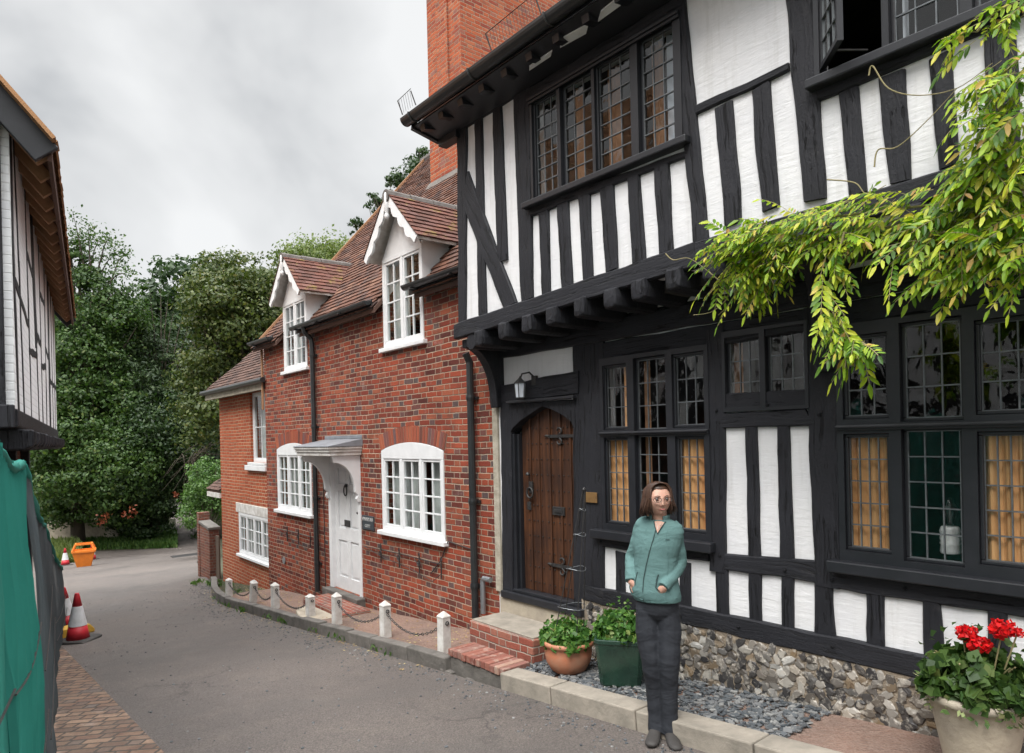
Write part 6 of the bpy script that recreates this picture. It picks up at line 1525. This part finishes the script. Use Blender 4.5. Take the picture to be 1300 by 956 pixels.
m_=MB(); m_.tube([front(px,py) for px,py in ((827,722),(825,729),(824,738),(829,743))],.0042,6); m_.build('pocket_edge',M['fleece_dark'],PR,uv=False); m_=MB(); m_.tube([front(px,py,.003) for px,py in ((801,722),(799,730),(798,738))],.003,6); m_.build('pocket_edge',M['fleece_dark'],PR,uv=False)
m_=MB()
m_.tube([front(px,py,.0015) for px,py in ((838,668),(837,680),(839,700),(838,725),(836,745),(836,757))],.0016,5); m_.tube([front(px,py,.0015) for px,py in ((812,668),(806,690),(801,715))],.0016,5)
m_.tube([front(px,py,.002) for px,py in ((796,751),(806,755),(820,757),(836,756),(850,751))],.0028,5); m_.build('seam',M['fleece'],PR,uv=False)
m_=MB(); VN=[front(822.5,657.5,.003),front(826,656.5,.006),front(831,657,.006),front(834.5,658.5,.003),front(830,664,.004),front(826,671,.004),front(823.5,664,.004)]
m_.poly([tuple(p) for p in VN[::-1]]); o=m_.build('neck_opening',M['skin'],PR,uv=False); so=o.modifiers.new('s','SOLIDIFY'); so.thickness=.003
m_=MB(); m_.tube([front(821.5,656.5,.005),front(823,664,.006),front(826,672,.006),front(831,664,.006),front(836,657.5,.005)],.0034,6); m_.build('collar_edge',M['fleece_dark'],PR,uv=False)
m_=MB(); m_.tube([front(824.5,659,.009),front(826.5,666,.010),front(831,660,.009)],.0011,5); m_.build('necklace',M['silver'],PR,uv=False)
m_=MB(); q=front(838,679,.002); m_.box(q.x-.012,q.x+.012,q.y-.001,q.y+.001,q.z-.002,q.z+.002); m_.build('chest_mark',M['fleece_dark'],PR,uv=False)
# trousers
m_=MB(); m_.rings([ell(pp(826,py,.015),rx/SC,ry,TY*.6,24,ns=.03,seed=9) for py,rx,ry in ((744,26,.095),(756,27,.098),(766,27,.096),(774,25,.090),(781,18,.07),(787,9,.04))])
limb(m_,[pp(813,764,.02),pp(814,800,.015),pp(819,840,.0),pp(822,870,.03),pp(824,905,.035),pp(825,927,.03)],[.070,.080,.066,.056,.052,.056],ns=.05,fr=13)
limb(m_,[pp(839,764,.015),pp(840,800,.01),pp(840,840,-.02),pp(840,870,.0),pp(841,905,.005),pp(842,927,.0)],[.070,.081,.068,.059,.054,.057],ns=.05,fr=12,seed=3)
j=m_.build('trousers',M['trouser'],PR,smooth=True,uv=False); remesh(j,.007,2)
for px,yy in ((824,.02),(842,-.01)):
    m_=MB(); c=pp(px,935,yy); a=rad(-10 if px<830 else 12); R=[]
    for t,w,h,z0 in ((-.075,.026,.06,.012),(-.06,.036,.085,.004),(0,.038,.085,.0),(.06,.042,.06,.0),(.12,.045,.045,.002),(.165,.038,.036,.006),(.185,.018,.022,.012)):
        R.append([tuple(c+Vector((w*math.cos(b)*math.cos(a)+t*math.sin(a),-t*math.cos(a)+w*math.cos(b)*math.sin(a), z0+h*(.5+.5*math.sin(b))))) for b in [k*2*PI/14 for k in range(14)]])
    m_.rings(R); m_.build('shoe',M['shoe'],PR,smooth=True,uv=False)

# ================================================================== TREES
def tr(px,py,Y): p=at(px,py,Y); return p.x,p.y
def sprays(pts,Y,nl,r,mat,wid=.6,size=.17,fr=False):
    def f(root):
        o=root.location; m_=MB(); C=[];D=[]
        for (bx,by,tx,ty) in pts:
            a=at(bx,by,Y)-o; b=at(tx,ty,Y+U_(-1,1))-o; md=a.lerp(b,.5)+Vector((0,0,.35))
            m_.tube([a,md,b],[.05,.03,.008],5)
            for k in range(nl):
                t=U_(.25,1.02)**.8; p=(a.lerp(md,t*2) if t<.5 else md.lerp(b,t*2-1))
                if fr:
                    dd=(b-md).normalized(); sd=Vector((U_(-1,1),U_(-.5,.5),U_(-.9,.2)))
                    C.append(p+sd*r*(1.15-t)*.6); D.append(dd*.6+sd)
                else:
                    C.append(p+Vector((random.gauss(0,r),random.gauss(0,r),random.gauss(0,r*.7)))*(1.2-t*.5)); D.append(Vector((U_(-1,1),U_(-1,1),U_(-1,1))))
        m_.build('limb',M['bark'],root); leaf_mesh('outer_foliage',np.array([tuple(c) for c in C]),np.array([tuple(c) for c in D]),size*rng.uniform(.6,1.2,size=len(C)),mat,root,wid=wid)
    return f
x,y=tr(105,700,40)
tree('tall_tree','tall ragged green tree rising behind the left house',x,y,[pe(105,480,38,64,115),pe(148,410,38,34,50),pe(90,340,38,20,46),pe(118,370,38,22,34),pe(148,390,38,20,26),pe(170,415,39,16,26),pe(110,570,38,60,70)],470,70,1.35,.20,M['leaf_mid'],.4,base=-3.5,group='trees at the foot of the lane',extra=sprays([(110,360,92,268),(115,350,112,285),(112,350,128,300),(120,365,150,318),(130,370,165,345),(140,380,178,378),(150,400,186,395),(105,330,97,300),(125,340,140,300),(140,360,160,320)],38,150,.45,M['leaf_mid'],size=.19))
x,y=tr(205,700,42)
def deadtw(root):
    sprays([(200,470,178,385),(200,470,190,368),(205,470,204,362),(205,480,214,372),(208,480,222,388),(214,490,234,392),(218,500,243,402),(190,480,170,395),(222,510,250,418),(226,520,256,440)],39,90,.5,M['leaf_yew'],.22,.26,True)(root)
    m_=MB(); o=root.location
    for k in range(16):
        a=at(U_(225,285),U_(560,580),35.5)-o; b=at(U_(205,245),U_(585,630),34.5)-o; m_.tube([a,a.lerp(b,.5)+Vector((0,0,.3)),b],[.022,.015,.006],5)
    m_.build('dead_branches',M['bark'],root)
tree('yew_tree','dark feathery yew in the middle of the tree belt',x,y,[pe(205,520,40,62,84,3),pe(195,460,40,24,40,2),pe(215,600,39,50,60,3),pe(232,470,40,16,34,1.6),pe(240,560,39,40,60,3)],560,60,1.4,.24,M['leaf_yew'],.35,base=-3.5,group='trees at the foot of the lane',extra=deadtw,wid=.3)
x,y=tr(312,700,36)
tree('round_tree','broad rounded olive green tree above the brick wing',x,y,[pe(318,420,34,66,88,3.4),pe(300,390,34,46,60,3),pe(345,380,34,40,48,3),pe(280,480,34,44,66,2.6),pe(300,540,34,58,70,3),pe(262,420,34,20,30,1.5)],620,80,1.25,.19,M['leaf_olive'],.4,base=-3.5,group='trees at the foot of the lane')
x,y=tr(410,700,44)
tree('pale_tree','pale green tree peeping over the left dormer roof',x,y,[pe(410,345,42,52,44,3),pe(440,360,42,40,50,3),pe(385,352,42,26,36,2)],420,40,1.2,.20,M['leaf_pale'],.3,base=-3.5,group='trees at the foot of the lane')
x,y=tr(520,700,26)
tree('sparse_tree','thin leafy tree showing above the cottage roof',x,y,[pe(532,232,24,20,34,1.2),pe(503,240,24,13,20,1),pe(478,262,24,12,14,.8),pe(455,290,24,10,12,.8),pe(540,205,24,12,14,.8)],210,16,.5,.13,M['leaf_dark'],.2,base=-2.,group='trees at the foot of the lane')
x,y=tr(100,700,37)
tree('laurel_thicket','dense ivy covered trees over the low wall at the left',x,y,[pe(95,585,36,56,60,2.6),pe(150,600,36,50,52,2.6),pe(120,530,37,60,60,2.6),pe(120,640,37,70,30,2)],560,70,1.2,.20,M['leaf_mid'],.3,base=-3.5,low=-.9,group='trees at the foot of the lane')
x,y=tr(200,700,39)
tree('hanging_tree','dark tree overhanging the grass verge beside the lane',x,y,[pe(190,620,37.5,34,46,2.6),pe(185,665,38,30,24,1.6),pe(205,560,38,50,60,2.6),pe(166,650,38,28,30,1.6)],420,64,1.1,.19,M['leaf_dark'],.3,base=-3.5,low=-.9,group='trees at the foot of the lane')
x,y=tr(275,700,40)
tree('lane_tree','dark tree arching over the lane from the right',x,y,[pe(262,585,42,40,62,3),pe(285,640,42,28,60,3),pe(240,590,46,34,48,3)],360,60,1.2,.2,M['leaf_dark'],.3,base=-3.5,low=-.9,group='trees at the foot of the lane')
x,y=tr(266,670,25)
tree('laurel_bush','light green glossy bush behind the lean-to roof',x,y,[pe(268,612,26,27,34,1.2),pe(262,645,26,26,30,1.2),pe(285,625,27,24,40,1.2)],420,36,.34,.11,M['leaf_bush'],.08,cat='bush',low=-.9,base=-3.2)
for i,(px,py,rx,ry,lab) in enumerate(((110,520,110,170,'dark tall tree far behind the others at the left'),(255,470,90,140,'dark tall tree far behind the lane'),(370,480,90,130,'dark tall tree far behind the cottage'))):
    x,y=tr(px,700,58); tree('far_tree',lab,x,y,[pe(px,py,56,rx,ry,4)],420,60,2.6,.5,M['leaf_dark'],.4,base=-3.5,low=-.9,group='dark trees beyond the lane')
# rusty leaves among the thicket
TH=bpy.data.objects['laurel_thicket']; C=[]
for px,py,r in ((168,648,8),(160,655,8),(135,655,7),(128,663,5),(223,628,5)):
    p=at(px,py,33.6)-TH.location; C.append(np.array(p)+rng.normal(size=(22,3))*r*34/F*.42)
C=np.concatenate(C); o=leaf_mesh('rusty_leaves',C,rng.normal(size=C.shape),np.full(len(C),.16),M['leaf_red'],TH)
# verge, low wall and pier
def grass(name,label,px0,px1,Y0,Y1,n,h,mat,cat='grass'):
    C=[]
    for _ in range(n):
        px=U_(px0,px1); Y=U_(Y0,Y1); p=at(px,600,Y); z=gz(p.x,p.y)+ (Y-Y0)*.10
        C.append((p.x,p.y,z+h*.35*U_(.5,1.3)))
    C=np.array(C); N=rng.normal(size=C.shape)*.35+np.array([0,0,1.]); o=leaf_mesh(name,C,N,np.full(len(C),h)*rng.uniform(.6,1.3,size=len(C)),mat,wid=.22); stuff(o,label,cat)
grass('grass_verge','low green weeds and grass on the verge under the trees',104,222,36.2,39.5,9000,.42,M['grass'])
def tufts(name,label,P,h,mat):
    C=[];N=[]
    for s_,v_,n_ in P:
        for _ in range(n_):
            p=G.w(s_+random.gauss(0,.07),v_+random.gauss(0,.03),0); z=gs(s_)+.02; C.append((p.x,p.y,z+h*U_(.2,.7))); N.append((random.gauss(0,.5),random.gauss(0,.5),1))
    stuff(leaf_mesh(name,np.array(C),np.array(N),h*rng.uniform(.5,1.2,size=len(C)),mat,wid=.35),label,'weeds')
tufts('kerb_weeds','small green weeds growing along the kerb and wall foot',[(U_(-11.5,-8.2),U_(-.35,.1),26) for _ in range(16)]+[(s_,kv(s_)-.03,9) for s_ in [U_(-8,-1) for _ in range(16)]]+[(s_,-.04,10) for s_ in [U_(-7.5,-.9) for _ in range(12)]],.075,M['leaf_bush'])
m_=MB(); A=[at(100,700,35.9),at(224,700,35.9),at(224,700,46),at(60,700,46),at(60,700,36)]
m_.poly([(p.x,p.y,-3.48+(.5 if p.y>40 else 0)) for p in A]); structure(m_.build('verge',M['earth']))
grass('ground_cover','weeds and ivy on the ground around the yellow plants',62,100,32,36,2500,.5,M['leaf_pale'],'weeds')
pa=at(146,700,38.3); t=empty('low_stone_wall',(pa.x,pa.y,-3.5),.06); tag(t,'low weathered wall with a square pier under the trees','wall')
m_=MB(); m_.box(-6,-.3,-.15,.15,0,1.35); m_.build('wall',M['stone'],t,bevel=.02); m_=MB(); m_.box(-.32,.32,-.3,.3,0,1.95); m_.build('pier',M['cream'],t,bevel=.03)
# trees across the lane (mirrored in the upper windows)
for X,Yp,h in ((-17,1,7.2),(-15.5,8.5,6.2),(-14,-7,6.8)):
    tree('garden_tree',{1:'tall tree behind the house across the lane',8.5:'tree beside the gable of the left house',-7:'tree behind the viewer across the lane'}[Yp],X,Yp,[(X,Yp,h,2.6,2.6,3.4),(X+1,Yp+1,h-1.8,2,2,2.2)],200,40,.8,.20,M['leaf_dark'],.25,low=-.9,group='trees across the lane',base=.2)

# ================================================================== LIGHT, SKY, CAMERA
w=bpy.data.worlds.new('World'); scene.world=w; w.use_nodes=True; nt=w.node_tree; nt.nodes.clear()
N=lambda t,**k: (lambda nd:[setattr(nd,a,b) for a,b in k.items()] and nd or nd)(nt.nodes.new(t))
out=N('ShaderNodeOutputWorld'); bg=N('ShaderNodeBackground'); sky=N('ShaderNodeTexSky',sky_type='NISHITA',sun_disc=False)
SUN_EL,SUN_AZ=rad(52),rad(205)
sky.sun_elevation=SUN_EL; sky.sun_rotation=SUN_AZ
tc=N('ShaderNodeTexCoord'); sp=N('ShaderNodeSeparateXYZ'); nt.links.new(tc.outputs['Generated'],sp.inputs[0])
def cn(sc,loc,scale,det,rough,dist=0):
    mp=N('ShaderNodeMapping'); mp.inputs['Location'].default_value=loc; mp.inputs['Scale'].default_value=scale; nt.links.new(tc.outputs['Generated'],mp.inputs[0])
    n=N('ShaderNodeTexNoise'); n.inputs['Scale'].default_value=sc; n.inputs['Detail'].default_value=det; n.inputs['Roughness'].default_value=rough; n.inputs['Distortion'].default_value=dist; nt.links.new(mp.outputs[0],n.inputs[0]); return n.outputs[0]
def mth(op,a,b):
    m=N('ShaderNodeMath',operation=op)
    for i,v in enumerate((a,b)):
        if isinstance(v,(int,float)): m.inputs[i].default_value=v
        else: nt.links.new(v,m.inputs[i])
    return m.outputs[0]
n1=cn(2.6,(CLX,CLY,CLZ) if 'CLX' in globals() else (1.7,.4,2.2),(1,1,1.25),5,.48,.25); n2=cn(5.,(5,1,0),(1,1,1.2),4,.5,.2)
dt=N('ShaderNodeVectorMath',operation='DOT_PRODUCT'); nt.links.new(tc.outputs['Generated'],dt.inputs[0]); dt.inputs[1].default_value=Vector((-.62,1.,.62)).normalized()
bank=N('ShaderNodeMapRange',interpolation_type='SMOOTHSTEP'); nt.links.new(dt.outputs['Value'],bank.inputs[0]); bank.inputs[1].default_value=.90; bank.inputs[2].default_value=1.; bank.inputs[3].default_value=0; bank.inputs[4].default_value=.23
mixn=mth('SUBTRACT',mth('ADD',mth('MULTIPLY',n1,.72),mth('ADD',mth('MULTIPLY',n2,.20),.165)),bank.outputs[0])
rp=N('ShaderNodeValToRGB'); nt.links.new(mixn,rp.inputs[0]); e=rp.color_ramp.elements
e[0].position=.30; e[0].color=(2.2,2.3,2.42,1); e[1].position=.52; e[1].color=(4.75,4.8,4.82,1); x_=e.new(.42); x_.color=(3.9,3.96,4.0,1)
# a real overcast sky is brighter overhead than near the horizon
zen=N('ShaderNodeMapRange'); nt.links.new(sp.outputs[2],zen.inputs[0]); zen.inputs[1].default_value=.56; zen.inputs[2].default_value=.88; zen.inputs[3].default_value=1.; zen.inputs[4].default_value=6.5
vs_=N('ShaderNodeVectorMath',operation='SCALE'); nt.links.new(rp.outputs[0],vs_.inputs[0]); nt.links.new(zen.outputs[0],vs_.inputs['Scale'])
mx=N('ShaderNodeMix',data_type='RGBA'); mx.inputs[0].default_value=.97; nt.links.new(sky.outputs[0],mx.inputs[6]); nt.links.new(vs_.outputs[0],mx.inputs[7])
nt.links.new(mx.outputs[2],bg.inputs[0]); bg.inputs[1].default_value=.108; nt.links.new(bg.outputs[0],out.inputs[0])
sd=bpy.data.lights.new('sun','SUN'); sd.energy=1.45; sd.angle=rad(25); sd.color=(1.,.96,.9)
so=bpy.data.objects.new('sun',sd); COL.objects.link(so)
dirv=Vector((math.sin(SUN_AZ)*math.cos(SUN_EL),math.cos(SUN_AZ)*math.cos(SUN_EL),math.sin(SUN_EL)))
so.rotation_euler=dirv.to_track_quat('Z','Y').to_euler(); so.location=(-6,-10,20)
cd=bpy.data.cameras.new('camera'); cam=bpy.data.objects.new('camera',cd); COL.objects.link(cam); scene.camera=cam
cd.sensor_fit='HORIZONTAL'; cd.sensor_width=36; cd.lens=36*F/1300; cd.shift_y=77/1300; cd.clip_start=.05; cd.clip_end=2000
cam.matrix_world=Matrix(((cR,sR,0,0),(0,0,-1,0),(-sR,cR,0,ZC),(0,0,0,1)))
vs=scene.view_settings; vs.view_transform='Standard'; vs.look='None'; vs.exposure=.85; vs.gamma=1; vs.use_curve_mapping=False
scene.cycles.max_bounces=6; scene.cycles.diffuse_bounces=3; scene.cycles.glossy_bounces=3; scene.cycles.transparent_max_bounces=8
scene.cycles.caustics_reflective=False; scene.cycles.caustics_refractive=False
try: scene.cycles.use_denoising=True
except Exception: pass
